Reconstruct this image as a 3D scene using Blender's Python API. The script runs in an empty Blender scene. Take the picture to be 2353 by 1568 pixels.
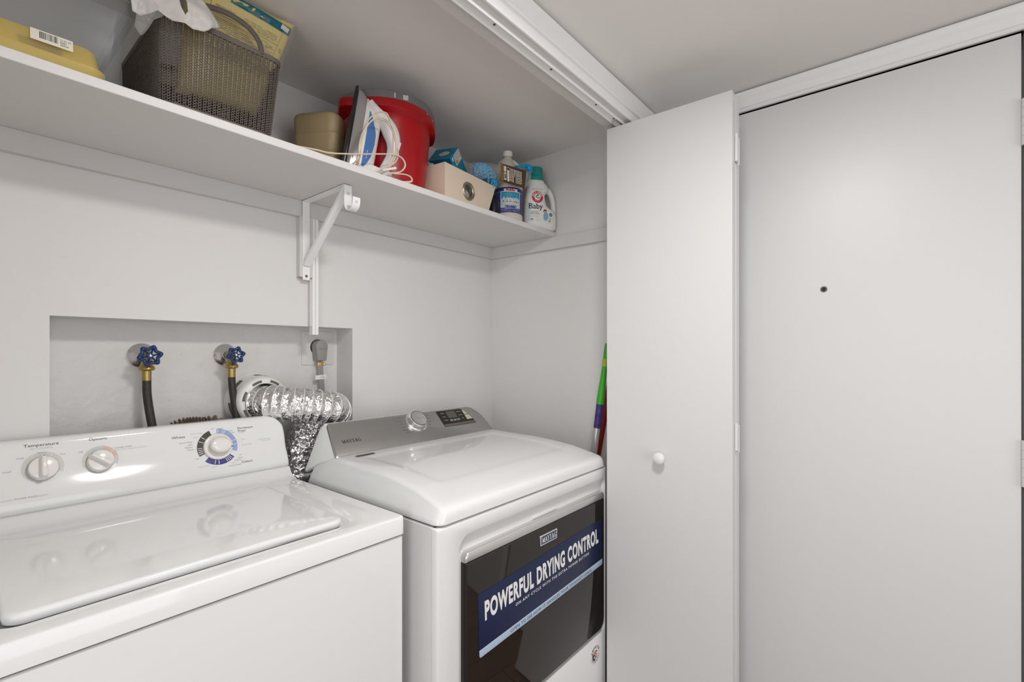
import bpy, bmesh, math, random
from mathutils import Vector, Matrix, Euler
random.seed(7)
PI = math.pi
SC = bpy.context.scene
COL = SC.collection

# ---------------------------------------------------------------- camera, world, lights, exposure
F_PX, YAW, EYE = 1105.0, math.radians(39.6), 1.28
cam_d = bpy.data.cameras.new('camera')
cam_d.sensor_width = 36.0
cam_d.lens = F_PX / 2353.0 * 36.0
cam_d.shift_y = 26.0 / 2353.0
cam_d.clip_start = 0.02
cam = bpy.data.objects.new('camera', cam_d)
cam.location = (0, 0, EYE)
cam.rotation_euler = (PI / 2, 0, YAW - PI / 2)
COL.objects.link(cam)
SC.camera = cam

w = bpy.data.worlds.new('world'); SC.world = w; w.use_nodes = True
w.node_tree.nodes['Background'].inputs[0].default_value = (0.9, 0.93, 1.0, 1)
w.node_tree.nodes['Background'].inputs[1].default_value = 0.6

SC.view_settings.view_transform = 'Standard'
SC.view_settings.look = 'None'
SC.view_settings.gamma = 1.0
SC.view_settings.use_curve_mapping = False
SC.view_settings.exposure = -0.06

def area(name, loc, rot, sx, sy, power, col=(1, 1, 1), shape='RECTANGLE', spread=PI):
    d = bpy.data.lights.new(name, 'AREA'); d.shape = shape; d.size = sx
    if shape == 'RECTANGLE': d.size_y = sy
    d.energy = power; d.color = col; d.spread = spread
    o = bpy.data.objects.new(name, d); o.location = loc; o.rotation_euler = rot
    COL.objects.link(o); return o
LAMP_AT = (0.56, 0.20, 2.045)
area('hall_lamp_light', LAMP_AT, (0, 0, 0), 0.24, 0.24, 13.0, (1.0, 0.985, 0.965), 'DISK')
# added fill lights in the unseen room, behind and left of the camera
area('fill_rear', (0.1, -2.26, 1.05), (PI / 2, 0, 0), 1.7, 1.7, 20.5, (0.955, 0.98, 1.0))
area('fill_left', (-1.86, -0.6, 1.05), (PI / 2, 0, -PI / 2), 1.5, 1.7, 24.0, (0.955, 0.98, 1.0))

# ---------------------------------------------------------------- materials
M = {}
def mat(name, col, rough=0.5, metal=0.0, spec=0.5, bump=0.0, bscale=60.0, bdist=0.002, var=0.0, vscale=3.0,
        trans=0.0, alpha=1.0, coat=0.0, emit=0.0, ior=1.45, sss=0.0, stretch=None, bdetail=4.0):
    m = bpy.data.materials.new(name); m.use_nodes = True
    nt = m.node_tree; b = nt.nodes['Principled BSDF']
    b.inputs['Base Color'].default_value = (*col, 1)
    b.inputs['Roughness'].default_value = rough
    b.inputs['Metallic'].default_value = metal
    b.inputs['Specular IOR Level'].default_value = spec
    b.inputs['IOR'].default_value = ior
    b.inputs['Transmission Weight'].default_value = trans
    b.inputs['Alpha'].default_value = alpha
    b.inputs['Coat Weight'].default_value = coat
    if sss:
        b.inputs['Subsurface Weight'].default_value = sss
        b.inputs['Subsurface Scale'].default_value = 0.01
    if emit:
        b.inputs['Emission Color'].default_value = (*col, 1)
        b.inputs['Emission Strength'].default_value = emit
    if bump or var:
        tc = nt.nodes.new('ShaderNodeTexCoord'); mp = nt.nodes.new('ShaderNodeMapping')
        nt.links.new(tc.outputs['Object'], mp.inputs[0])
        if stretch: mp.inputs['Scale'].default_value = stretch
    if bump:
        n = nt.nodes.new('ShaderNodeTexNoise'); n.inputs['Scale'].default_value = bscale
        n.inputs['Detail'].default_value = bdetail
        bp = nt.nodes.new('ShaderNodeBump'); bp.inputs['Strength'].default_value = bump
        bp.inputs['Distance'].default_value = bdist
        nt.links.new(mp.outputs[0], n.inputs[0]); nt.links.new(n.outputs[0], bp.inputs['Height'])
        nt.links.new(bp.outputs[0], b.inputs['Normal'])
    if var:
        n2 = nt.nodes.new('ShaderNodeTexNoise'); n2.inputs['Scale'].default_value = vscale
        n2.inputs['Detail'].default_value = 5.0
        mx = nt.nodes.new('ShaderNodeMix'); mx.data_type = 'RGBA'
        mx.inputs[6].default_value = (*[max(0, c * (1 - var)) for c in col], 1)
        mx.inputs[7].default_value = (*[min(1, c * (1 + var)) for c in col], 1)
        nt.links.new(mp.outputs[0], n2.inputs[0]); nt.links.new(n2.outputs[0], mx.inputs[0])
        nt.links.new(mx.outputs[2], b.inputs['Base Color'])
    M[name] = m
    return m
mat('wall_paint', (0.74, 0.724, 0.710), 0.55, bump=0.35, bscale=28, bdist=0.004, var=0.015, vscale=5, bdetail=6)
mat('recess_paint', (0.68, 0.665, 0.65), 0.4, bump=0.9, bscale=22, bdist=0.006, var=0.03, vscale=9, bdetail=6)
mat('ceiling_paint', (0.86, 0.843, 0.822), 0.7, bump=0.25, bscale=40, bdist=0.003)
mat('trim_paint', (0.90, 0.90, 0.89), 0.4, bump=0.15, bscale=20, bdist=0.002, stretch=(0.3, 1, 1))
mat('cleat_paint', (0.66, 0.645, 0.63), 0.45, bump=0.2, bscale=30, bdist=0.002)
mat('shelf_paint', (0.72, 0.705, 0.69), 0.45, bump=0.12, bscale=30, bdist=0.002)
mat('door_paint', (0.68, 0.680, 0.672), 0.38, bump=0.10, bscale=18, bdist=0.002, stretch=(1, 1, 0.15))
mat('appliance_white', (0.755, 0.757, 0.75), 0.07, spec=0.5, coat=0.0, bump=0.02, bscale=30, bdist=0.0006)
mat('appliance_side', (0.76, 0.76, 0.75), 0.22, spec=0.5)
mat('console_white', (0.78, 0.78, 0.765), 0.09)
mat('knob_white', (0.80, 0.765, 0.735), 0.12, coat=0.5)
mat('halo_grey', (0.60, 0.60, 0.56), 0.3)
mat('dark_print', (0.05, 0.05, 0.055), 0.5)
mat('grey_print', (0.40, 0.40, 0.40), 0.5)
mat('faint_print', (0.56, 0.55, 0.53), 0.5)
mat('arc_black', (0.055, 0.052, 0.045), 0.35)
mat('arc_light_blue', (0.30, 0.38, 0.63), 0.35)
mat('arc_navy', (0.028, 0.032, 0.19), 0.35)
mat('arc_pink', (0.64, 0.46, 0.39), 0.4)
mat('white_print', (0.80, 0.80, 0.79), 0.4)
mat('halo_blue', (0.52, 0.56, 0.60), 0.35)
mat('light_blue_print', (0.42, 0.53, 0.66), 0.4)
mat('navy_label', (0.012, 0.019, 0.062), 0.30, spec=0.3)
mat('navy_text', (0.018, 0.028, 0.075), 0.4)
mat('brushed_steel', (0.40, 0.39, 0.38), 0.30, metal=0.75, bump=0.25, bscale=120, bdist=0.0005, stretch=(0.03, 1, 1))
mat('chrome', (0.90, 0.89, 0.88), 0.22, metal=1.0)
mat('satin_silver', (0.62, 0.61, 0.60), 0.28, metal=0.7)
mat('black_glass', (0.017, 0.014, 0.012), 0.03, spec=0.6, coat=0.0)
mat('black_plastic', (0.012, 0.011, 0.010), 0.3)
mat('panel_black', (0.015, 0.012, 0.009), 0.2)
mat('lcd', (0.10, 0.09, 0.075), 0.25)
mat('button_cream', (0.58, 0.54, 0.44), 0.35)
mat('button_grey', (0.22, 0.24, 0.22), 0.35)
mat('gap_dark', (0.02, 0.018, 0.016), 0.8)
mat('brass', (0.44, 0.32, 0.11), 0.34, metal=0.85, bump=0.3, bscale=60, bdist=0.0008, var=0.2, vscale=40)
mat('old_brass', (0.40, 0.31, 0.17), 0.45, metal=0.7, bump=0.5, bscale=80, bdist=0.001, var=0.3, vscale=60)
mat('pipe_rust', (0.10, 0.05, 0.03), 0.6, metal=0.4, bump=0.5, bscale=80, bdist=0.001, var=0.3, vscale=60)
mat('valve_blue', (0.008, 0.035, 0.13), 0.25, coat=0.15)
mat('hose_rubber', (0.030, 0.027, 0.022), 0.5, bump=0.6, bscale=160, bdist=0.001, var=0.6, vscale=110)
mat('drain_hose', (0.16, 0.115, 0.09), 0.5)
mat('foil', (0.90, 0.89, 0.88), 0.20, metal=1.0, bump=1.0, bscale=70, bdist=0.008, bdetail=2.0)
mat('duct_wire', (0.90, 0.90, 0.89), 0.3, metal=0.2)
mat('vent_plastic', (0.78, 0.77, 0.75), 0.35)
mat('slot_brown', (0.14, 0.115, 0.10), 0.7)
mat('cord_grey', (0.33, 0.325, 0.315), 0.45)
mat('cord_line', (0.11, 0.10, 0.095), 0.6)
mat('plug_grey', (0.29, 0.28, 0.265), 0.45)
mat('gold_clamp', (0.75, 0.48, 0.20), 0.25, metal=0.9)
mat('basket_plastic', (0.150, 0.125, 0.110), 0.5)
mat('bag_yellow', (0.80, 0.66, 0.22), 0.25, coat=0.3, bump=0.3, bscale=22, bdist=0.006)
mat('bag_teal', (0.004, 0.15, 0.20), 0.3, coat=0.3)
mat('bag_print', (0.16, 0.14, 0.06), 0.5)
mat('bag_rule', (0.30, 0.27, 0.13), 0.5)
mat('white_film', (0.70, 0.665, 0.64), 0.4, sss=0.0, bump=0.5, bscale=26, bdist=0.006, alpha=0.94)
mat('clear_film', (0.75, 0.74, 0.73), 0.10, alpha=0.15, bump=0.8, bscale=40, bdist=0.01, spec=0.8)
mat('crumple_film', (0.78, 0.77, 0.76), 0.15, alpha=0.55, bump=1.0, bscale=60, bdist=0.01, spec=0.8)
mat('tub_plastic', (0.30, 0.32, 0.33), 0.20, alpha=0.17, spec=0.35)
mat('yellow_plastic', (0.88, 0.60, 0.01), 0.35)
mat('label_paper', (0.74, 0.70, 0.60), 0.6)
mat('tan_plastic', (0.42, 0.315, 0.175), 0.42, bump=0.1, bscale=50, bdist=0.001)
mat('bucket_red', (0.40, 0.002, 0.006), 0.32, bump=0.12, bscale=14, bdist=0.002, var=0.12, vscale=20)
mat('bucket_grey', (0.17, 0.165, 0.16), 0.45)
mat('iron_black', (0.012, 0.012, 0.014), 0.3)
mat('iron_steel', (0.55, 0.55, 0.56), 0.16, metal=0.85)
mat('iron_white', (0.78, 0.75, 0.73), 0.3)
mat('iron_blue', (0.075, 0.19, 0.45), 0.18, coat=0.4)
mat('cord_cream', (0.72, 0.63, 0.50), 0.45)
mat('bin_fabric', (0.74, 0.62, 0.49), 0.85, bump=0.3, bscale=300, bdist=0.0008)
mat('grommet_metal', (0.42, 0.36, 0.28), 0.28, metal=0.9)
mat('box_blue', (0.004, 0.27, 0.44), 0.35)
mat('box_side', (0.005, 0.16, 0.27), 0.4)
mat('box_white', (0.76, 0.74, 0.71), 0.5)
mat('box_orange', (0.70, 0.28, 0.05), 0.5)
mat('chenille', (0.055, 0.33, 0.56), 0.7)
mat('jug_plastic', (0.66, 0.62, 0.53), 0.35, sss=0.15, alpha=1.0)
mat('jug_liquid', (0.60, 0.55, 0.43), 0.2, coat=0.3)
mat('cap_white', (0.80, 0.79, 0.77), 0.35)
mat('amm_purple', (0.045, 0.045, 0.22), 0.4)
mat('amm_teal', (0.03, 0.30, 0.42), 0.4)
mat('amm_pale', (0.52, 0.55, 0.50), 0.4)
mat('amm_band', (0.22, 0.30, 0.52), 0.4)
mat('red_print', (0.62, 0.02, 0.03), 0.4)
mat('pouch_brown', (0.085, 0.045, 0.022), 0.4)
mat('pouch_tan', (0.24, 0.13, 0.045), 0.4)
mat('bright_blue', (0.006, 0.33, 0.66), 0.3)
mat('cap_teal', (0.012, 0.29, 0.26), 0.4)
mat('bottle_white', (0.80, 0.78, 0.75), 0.33)
mat('label_tint', (0.56, 0.67, 0.64), 0.4)
mat('label_white', (0.80, 0.80, 0.76), 0.4)
mat('skin_print', (0.62, 0.33, 0.22), 0.6)
mat('hair_print', (0.05, 0.02, 0.012), 0.6)
mat('swaddle_print', (0.20, 0.42, 0.62), 0.6)
mat('swaddle_pale', (0.50, 0.64, 0.72), 0.6)
mat('green_print', (0.05, 0.35, 0.28), 0.5)
mat('lime_print', (0.35, 0.50, 0.15), 0.5)
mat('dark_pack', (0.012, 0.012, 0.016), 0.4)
mat('broom_green', (0.045, 0.36, 0.02), 0.35)
mat('broom_lime', (0.33, 0.42, 0.03), 0.35)
mat('broom_silver', (0.62, 0.62, 0.61), 0.25, metal=0.7)
mat('broom_purple', (0.045, 0.03, 0.16), 0.4, var=0.9, vscale=60)
mat('broom_red', (0.22, 0.003, 0.004), 0.35)
mat('raw_wood', (0.52, 0.36, 0.2), 0.7)
mat('glass_pane', (0.9, 0.95, 1.0), 0.05, alpha=0.15)
mat('lamp_glass', (1.0, 0.96, 0.9), 0.4, emit=1.5)
def floor_mat():
    m = bpy.data.materials.new('brown_tile'); m.use_nodes = True; nt = m.node_tree; b = nt.nodes['Principled BSDF']
    tc = nt.nodes.new('ShaderNodeTexCoord'); br = nt.nodes.new('ShaderNodeTexBrick')
    br.inputs['Scale'].default_value = 1.0; br.inputs['Brick Width'].default_value = 0.9; br.inputs['Row Height'].default_value = 0.16
    br.inputs['Mortar Size'].default_value = 0.003
    br.inputs['Color1'].default_value = (0.165, 0.080, 0.037, 1); br.inputs['Color2'].default_value = (0.22, 0.108, 0.052, 1)
    br.inputs['Mortar'].default_value = (0.02, 0.01, 0.006, 1)
    nt.links.new(tc.outputs['Object'], br.inputs[0]); nt.links.new(br.outputs[0], b.inputs['Base Color'])
    b.inputs['Roughness'].default_value = 0.3; M['brown_tile'] = m
floor_mat()

# ---------------------------------------------------------------- helpers
ORG = {}
def V(*a): return Vector(a)
def frame(o, u, v):
    u = Vector(u).normalized(); v = Vector(v); v = (v - u * v.dot(u)).normalized(); n = u.cross(v)
    m = Matrix.Identity(4)
    for i in range(3): m[i][0], m[i][1], m[i][2], m[i][3] = u[i], v[i], n[i], o[i]
    return m
FRONT = lambda x, y, z: frame((x, y, z), (1, 0, 0), (0, 0, 1))      # faces the room (-Y)
def new(): return bmesh.new()
def put(name, bm, m, par=None, bev=0, seg=2, ang=38, sub=0, base=None, flat=False):
    """link a bmesh (world coordinates) as ONE mesh object; origin = parent's origin or base point"""
    mats = m if isinstance(m, (list, tuple)) else [m]
    bmesh.ops.recalc_face_normals(bm, faces=bm.faces) if bm.faces and not flat else None
    for f in bm.faces: f.smooth = True
    if not bev:
        lim = math.radians(ang)
        for e in bm.edges:
            if len(e.link_faces) == 2:
                try:
                    if e.calc_face_angle() > lim: e.smooth = False
                except ValueError: pass
    if par is not None: o0 = ORG[par]
    elif base is not None: o0 = Vector(base)
    else:
        xs = [v.co for v in bm.verts]
        o0 = Vector(((min(c.x for c in xs) + max(c.x for c in xs)) / 2, (min(c.y for c in xs) + max(c.y for c in xs)) / 2, min(c.z for c in xs)))
    for v in bm.verts: v.co -= o0
    me = bpy.data.meshes.new(name); bm.to_mesh(me); bm.free()
    for k in mats: me.materials.append(M[k])
    o = bpy.data.objects.new(name, me); COL.objects.link(o)
    if par is not None: o.parent = par
    else: o.location = o0
    ORG[o] = o0.copy()
    if bev:
        b = o.modifiers.new('bevel', 'BEVEL'); b.width = bev; b.segments = seg; b.limit_method = 'ANGLE'
        b.angle_limit = math.radians(ang); b.harden_normals = True
    if sub:
        s = o.modifiers.new('sub', 'SUBSURF'); s.levels = sub; s.render_levels = sub
    return o
def tag(o, label, cat, group=None, kind=None):
    o['label'] = label; o['category'] = cat
    if group: o['group'] = group
    if kind: o['kind'] = kind
    return o
def thing(name, label, cat, loc, group=None):
    o = bpy.data.objects.new(name, None); o.empty_display_size = 0.05; o.location = loc; COL.objects.link(o)
    ORG[o] = Vector(loc); return tag(o, label, cat, group)
def struct(name, bm, m, **k):
    o = put(name, bm, m, **k); o['kind'] = 'structure'; return o
def box(bm, x0, x1, y0, y1, z0, z1, T=None, mi=0):
    vs = [bm.verts.new(c) for c in ((x0, y0, z0), (x1, y0, z0), (x1, y1, z0), (x0, y1, z0), (x0, y0, z1), (x1, y0, z1), (x1, y1, z1), (x0, y1, z1))]
    if T is not None:
        for v in vs: v.co = T @ v.co
    for q in ((0, 3, 2, 1), (4, 5, 6, 7), (0, 1, 5, 4), (1, 2, 6, 5), (2, 3, 7, 6), (3, 0, 4, 7)):
        f = bm.faces.new([vs[i] for i in q]); f.material_index = mi
    return vs
def loft(bm, rings, cap0=True, cap1=True, T=None, mi=0, closed=True, loop=False):
    R = []
    for r in rings:
        R.append([bm.verts.new(T @ Vector(p) if T is not None else Vector(p)) for p in r])
    n = len(R[0]); fs = []
    pairs = list(zip(R, R[1:])) + ([(R[-1], R[0])] if loop else [])
    for a, b in pairs:
        for i in range(n if closed else n - 1):
            j = (i + 1) % n
            try: f = bm.faces.new((a[i], a[j], b[j], b[i])); f.material_index = mi; fs.append(f)
            except ValueError: pass
    if closed and not loop:
        if cap0: f = bm.faces.new(R[0][::-1]); f.material_index = mi
        if cap1: f = bm.faces.new(R[-1]); f.material_index = mi
    return R, fs
def lathe(bm, prof, seg=32, T=None, mi=0, cap0=True, cap1=True):
    rings = [[(max(r, 1e-5) * math.cos(2 * PI * i / seg), max(r, 1e-5) * math.sin(2 * PI * i / seg), z) for i in range(seg)] for r, z in prof]
    return loft(bm, rings, cap0, cap1, T, mi)
def spline(pts, n=8, closed=False):
    P = [Vector(p) for p in pts]; out = []; m = len(P)
    rng = m if closed else m - 1
    for i in range(rng):
        p1, p2 = P[i], P[(i + 1) % m]
        p0 = P[(i - 1) % m] if closed or i > 0 else p1 * 2 - p2
        p3 = P[(i + 2) % m] if closed or i + 2 < m else p2 * 2 - p1
        for k in range(n):
            t = k / n
            out.append(0.5 * ((2 * p1) + (p2 - p0) * t + (2 * p0 - 5 * p1 + 4 * p2 - p3) * t * t + (3 * p1 - p0 - 3 * p2 + p3) * t ** 3))
    if not closed: out.append(P[-1])
    return out
def tube(bm, pts, r, seg=8, T=None, mi=0, closed=False, cap=True, up=None, ry=None):
    P = [Vector(p) for p in pts]; n = len(P); rings = []
    t0 = (P[1] - P[0]).normalized()
    a = Vector(up) if up else (Vector((0, 0, 1)) if abs(t0.z) < 0.9 else Vector((1, 0, 0)))
    for i in range(n):
        if closed: t = (P[(i + 1) % n] - P[i - 1]).normalized()
        else: t = (P[min(i + 1, n - 1)] - P[max(i - 1, 0)]).normalized()
        a = (a - t * a.dot(t)).normalized(); b = t.cross(a)
        ri = r[i] if isinstance(r, (list, tuple)) else r
        rj = (ry[i] if isinstance(ry, (list, tuple)) else ry) if ry is not None else ri
        rings.append([P[i] + a * (ri * math.cos(2 * PI * k / seg)) + b * (rj * math.sin(2 * PI * k / seg)) for k in range(seg)])
    loft(bm, rings, cap, cap, T, mi, loop=closed)
def rrect(x0, x1, y0, y1, r, n=5, z=0.0):
    """rounded rectangle outline, r = one radius or four (x1y1, x0y1, x0y0, x1y0)"""
    rr = r if isinstance(r, (list, tuple)) else (r,) * 4; out = []
    for (cx, cy, sx, sy, a0, q) in ((x1, y1, -1, -1, 0, rr[0]), (x0, y1, 1, -1, PI / 2, rr[1]), (x0, y0, 1, 1, PI, rr[2]), (x1, y0, -1, 1, 1.5 * PI, rr[3])):
        for k in range(n + 1):
            a = a0 + k / n * PI / 2
            out.append((cx + sx * q + q * math.cos(a), cy + sy * q + q * math.sin(a), z))
    return out
def at(ring, dz, sc=0.0):
    """copy of a flat ring moved in z and shrunk inward about its own box by sc"""
    xs = [p[0] for p in ring]; ys = [p[1] for p in ring]
    cx, cy = (min(xs) + max(xs)) / 2, (min(ys) + max(ys)) / 2; hx, hy = (max(xs) - min(xs)) / 2, (max(ys) - min(ys)) / 2
    return [(cx + (p[0] - cx) * (hx - sc) / hx, cy + (p[1] - cy) * (hy - sc) / hy, dz) for p in ring]
def slab(bm, ring, z0, z1, r=0.001, T=None, mi=0, both=False):
    """flat rounded plate with softened front edge"""
    rs = [at(ring, z0 + (r if both else 0), 0)]
    if both: rs = [at(ring, z0, r), at(ring, z0 + r, 0)]
    rs += [at(ring, z1 - r, 0), at(ring, z1 - r * 0.3, r * 0.3), at(ring, z1, r)]
    loft(bm, rs, True, True, T, mi)
def poly(bm, pts, T=None, z=0.0, mi=0):
    vs = [bm.verts.new(T @ Vector((p[0], p[1], z)) if T is not None else Vector((p[0], p[1], z))) for p in pts]
    f = bm.faces.new(vs); f.material_index = mi; return f
def prism(bm, pts, z0, z1, T=None, mi=0):
    loft(bm, [[(p[0], p[1], z0) for p in pts], [(p[0], p[1], z1) for p in pts]], True, True, T, mi)
def sector(bm, cx, cy, r0, r1, a0, a1, T, z, mi=0, n=None):
    n = n or max(2, int(abs(a1 - a0) / 0.12))
    o = [(cx + r1 * math.cos(a0 + (a1 - a0) * i / n), cy + r1 * math.sin(a0 + (a1 - a0) * i / n)) for i in range(n + 1)]
    i_ = [(cx + r0 * math.cos(a0 + (a1 - a0) * i / n), cy + r0 * math.sin(a0 + (a1 - a0) * i / n)) for i in range(n + 1)]
    for k in range(n): poly(bm, (i_[k], o[k], o[k + 1], i_[k + 1]), T, z, mi)
def disc(bm, cx, cy, r, T, z, mi=0, n=28, sy=1.0):
    poly(bm, [(cx + r * math.cos(2 * PI * i / n), cy + r * sy * math.sin(2 * PI * i / n)) for i in range(n)], T, z, mi)
CAPH = 0.69
def txt(bm, s, x, y, h, T=None, w=None, al='L', z=0.0006, rot=0.0, bold=0.0, fmap=None, mi=0, sx=1.0, maxw=None, shear=0.0, sp=1.0):
    """lettering as mesh; (x, y) = baseline anchor, h = capital height"""
    c = bpy.data.curves.new('lettering', 'FONT'); c.body = s; c.offset = bold; c.resolution_u = 5 if h > .015 else 2; c.shear = shear; c.space_character = sp
    o = bpy.data.objects.new('lettering', c); me = o.to_mesh()
    co = [v.co.copy() for v in me.vertices]; fs = [list(p.vertices) for p in me.polygons]
    o.to_mesh_clear(); bpy.data.objects.remove(o); bpy.data.curves.remove(c)
    if not co: return
    x0, x1 = min(v.x for v in co), max(v.x for v in co); k = h / CAPH; wd = (x1 - x0) * k
    if w: sx = w / wd
    if maxw and wd * sx > maxw: sx = maxw / wd
    sh = {'L': 0, 'C': -0.5, 'R': -1.0}[al] * wd * sx
    cr, sr = math.cos(rot), math.sin(rot); vs = []
    for v in co:
        px, py = (v.x - x0) * k * sx + sh, v.y * k
        px, py = x + px * cr - py * sr, y + px * sr + py * cr
        p = fmap(px, py) if fmap else Vector((px, py, z))
        if T is not None: p = T @ p
        vs.append(bm.verts.new(p))
    for f in fs:
        try: q = bm.faces.new([vs[i] for i in f]); q.material_index = mi
        except ValueError: pass
SERIF = {  # strokes: (x0,y0,x1,y1,width) in a unit-high box, plus advance
 'M': ([(0.14, 0, 0.14, 1, .09), (0.14, 1, 0.48, 0.05, .22), (0.48, 0.05, 0.82, 1, .10), (0.84, 0, 0.84, 1, .22)], [(0, .30, 0), (0, .22, 1), (.68, 1.0, 0), (.74, 1.0, 1)], 1.06),
 'A': ([(0.14, 0, 0.42, 1, .09), (0.42, 1, 0.74, 0, .22), (0.24, .33, 0.62, .33, .09)], [(0, .30, 0), (.52, .92, 0)], 0.92),
 'Y': ([(0.10, 1, 0.42, .45, .20), (0.72, 1, 0.42, .45, .09), (0.42, 0, 0.42, .48, .20)], [(-.06, .32, 1), (.56, .88, 1), (.24, .60, 0)], 0.86),
 'T': ([(0.38, 0, 0.38, 1, .21), (0.02, .955, 0.74, .955, .09)], [(.18, .58, 0)], 0.78),
 'G': ([(0.28, 0.88, 0.12, .5, .18), (0.12, .5, 0.28, .10, .18), (0.28, .92, .70, .88, .10), (.28, .07, .72, .07, .10), (.72, .05, .72, .42, .18), (.70, .72, .70, .95, .07)], [(.52, .88, .4)], 0.92)}
def serif(bm, s, x, y, h, w, T, z, mi=0):
    adv = sum(SERIF[c][2] for c in s); k = w / adv; cx = x
    for c in s:
        st, sf, a = SERIF[c]
        for (ax, ay, bx, by, t) in st:
            if abs(ay - by) < 1e-6: q = [(ax, ay - t / 2), (bx, by - t / 2), (bx, by + t / 2), (ax, ay + t / 2)]
            elif abs(ay - by) < 0.1: q = [(ax, ay - t / 2), (bx, by - t / 2), (bx, by + t / 2), (ax, ay + t / 2)]
            else: q = [(ax - t / 2, ay), (ax + t / 2, ay), (bx + t / 2, by), (bx - t / 2, by)]
            poly(bm, [(cx + p * k, y + q_ * h) for p, q_ in q], T, z, mi)
        for (ax, bx, yy) in sf:
            y0 = min(max(yy - .035, 0), .93)
            poly(bm, [(cx + ax * k, y + y0 * h), (cx + bx * k, y + y0 * h), (cx + bx * k, y + (y0 + .07) * h), (cx + ax * k, y + (y0 + .07) * h)], T, z + 1e-5, mi)
        cx += a * k
def pillow(bm, A, B, C, D, th, nu=14, nv=12, noise=0.0, mi=0, pw=0.5, seed=1, fmi=None):
    """soft bag between four corners (A-B top edge, D-C bottom edge), thickness th"""
    rnd = random.Random(seed); A, B, C, D = map(Vector, (A, B, C, D))
    n = (B - A).cross(D - A).normalized(); G = {}
    for s in (0, 1):
        for i in range(nu + 1):
            for j in range(nv + 1):
                u, v = i / nu, j / nv; edge = i in (0, nu) or j in (0, nv)
                if s and edge: G[s, i, j] = G[0, i, j]; continue
                p = A * (1 - u) * (1 - v) + B * u * (1 - v) + C * u * v + D * (1 - u) * v
                k = (16 * u * (1 - u) * v * (1 - v)) ** pw * th / 2
                p = p + n * (k if s else -k)
                if noise: p += Vector((rnd.uniform(-1, 1), rnd.uniform(-1, 1), rnd.uniform(-1, 1))) * noise * (0.6 if edge else 1)
                G[s, i, j] = bm.verts.new(p)
    for s in (0, 1):
        for i in range(nu):
            for j in range(nv):
                q = (G[s, i, j], G[s, i + 1, j], G[s, i + 1, j + 1], G[s, i, j + 1])
                f = bm.faces.new(q if s else q[::-1]); f.material_index = fmi(i / nu, j / nv) if fmi else mi
    return n
def sring(z, xl, xr, d, n=28, e=3.0, T=None):
    """superellipse slice of a bottle: from xl to xr, half depth d"""
    cx, a = (xl + xr) / 2, (xr - xl) / 2; out = []
    for i in range(n):
        t = 2 * PI * i / n; c, s = math.cos(t), math.sin(t)
        out.append((cx + a * math.copysign(abs(c) ** (2 / e), c), d * math.copysign(abs(s) ** (2 / e), s), z))
    return out

# ---------------------------------------------------------------- the setting
YB, XR, ZC = 1.47, 1.635, 2.10           # closet back wall, right wall, ceiling
RX0, RX1, RZ0, RZ1, RD = 0.168, 0.920, 0.60, 1.362, 1.57   # recess in the back wall
bm = new(); box(bm, -2.0, 1.75, -2.4, 1.7, -0.06, 0.0); struct('floor', bm, 'brown_tile', base=(0, 0, 0))
bm = new(); box(bm, -2.0, 1.75, -2.4, 1.7, ZC, ZC + 0.08); struct('ceiling', bm, 'ceiling_paint', base=(0, 0, ZC))
bm = new()
box(bm, -0.55, RX0, YB, RD, 0, ZC); box(bm, RX1, XR + 0.1, YB, RD, 0, ZC)
box(bm, RX0, RX1, YB, RD, RZ1, ZC); box(bm, RX0, RX1, YB, RD, 0, RZ0)
struct('wall_back', bm, 'wall_paint', base=(0, YB, 0))
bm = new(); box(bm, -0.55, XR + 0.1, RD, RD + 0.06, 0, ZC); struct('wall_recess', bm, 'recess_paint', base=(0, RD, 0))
# right wall: closet end and entry-door wall share one plane; opening for the entry door
DY0, DY1, DZ = -0.206, 0.655, 2.032
bm = new()
box(bm, XR, XR + 0.1, DY1, YB, 0, ZC); box(bm, XR, XR + 0.1, -2.4, DY0, 0, ZC); box(bm, XR, XR + 0.1, DY0, DY1, DZ, ZC)
struct('wall_right', bm, 'wall_paint', base=(XR, 0, 0))
bm = new(); box(bm, -0.65, -0.55, 0.765, 1.63, 0, ZC); struct('wall_left_closet', bm, 'wall_paint', base=(-0.6, 1.1, 0))
bm = new()
box(bm, -2.0, -0.42, 0.682, 0.765, 0, ZC); box(bm, 1.52, XR, 0.682, 0.765, 0, ZC); box(bm, -0.42, 1.52, 0.682, 0.765, 2.014, ZC)
struct('wall_front', bm, 'wall_paint', base=(0.5, 0.72, 0))
def holed(bm, axis, a0, a1, z0, z1, h0, h1, k0, k1, t0, t1):
    for (p, q, r, s) in ((a0, h0, z0, z1), (h1, a1, z0, z1), (h0, h1, z0, k0), (h0, h1, k1, z1)):
        if axis == 'x': box(bm, p, q, t0, t1, r, s)
        else: box(bm, t0, t1, p, q, r, s)
bm = new(); holed(bm, 'x', -2.0, 1.75, 0, ZC, -0.75, 0.95, 0.18, 1.95, -2.4, -2.3); struct('wall_rear', bm, 'wall_paint', base=(0, -2.35, 0))
bm = new(); holed(bm, 'y', -2.4, 0.765, 0, ZC, -1.35, 0.15, 0.18, 1.95, -2.0, -1.9); struct('wall_left', bm, 'wall_paint', base=(-1.95, -0.8, 0))
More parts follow.
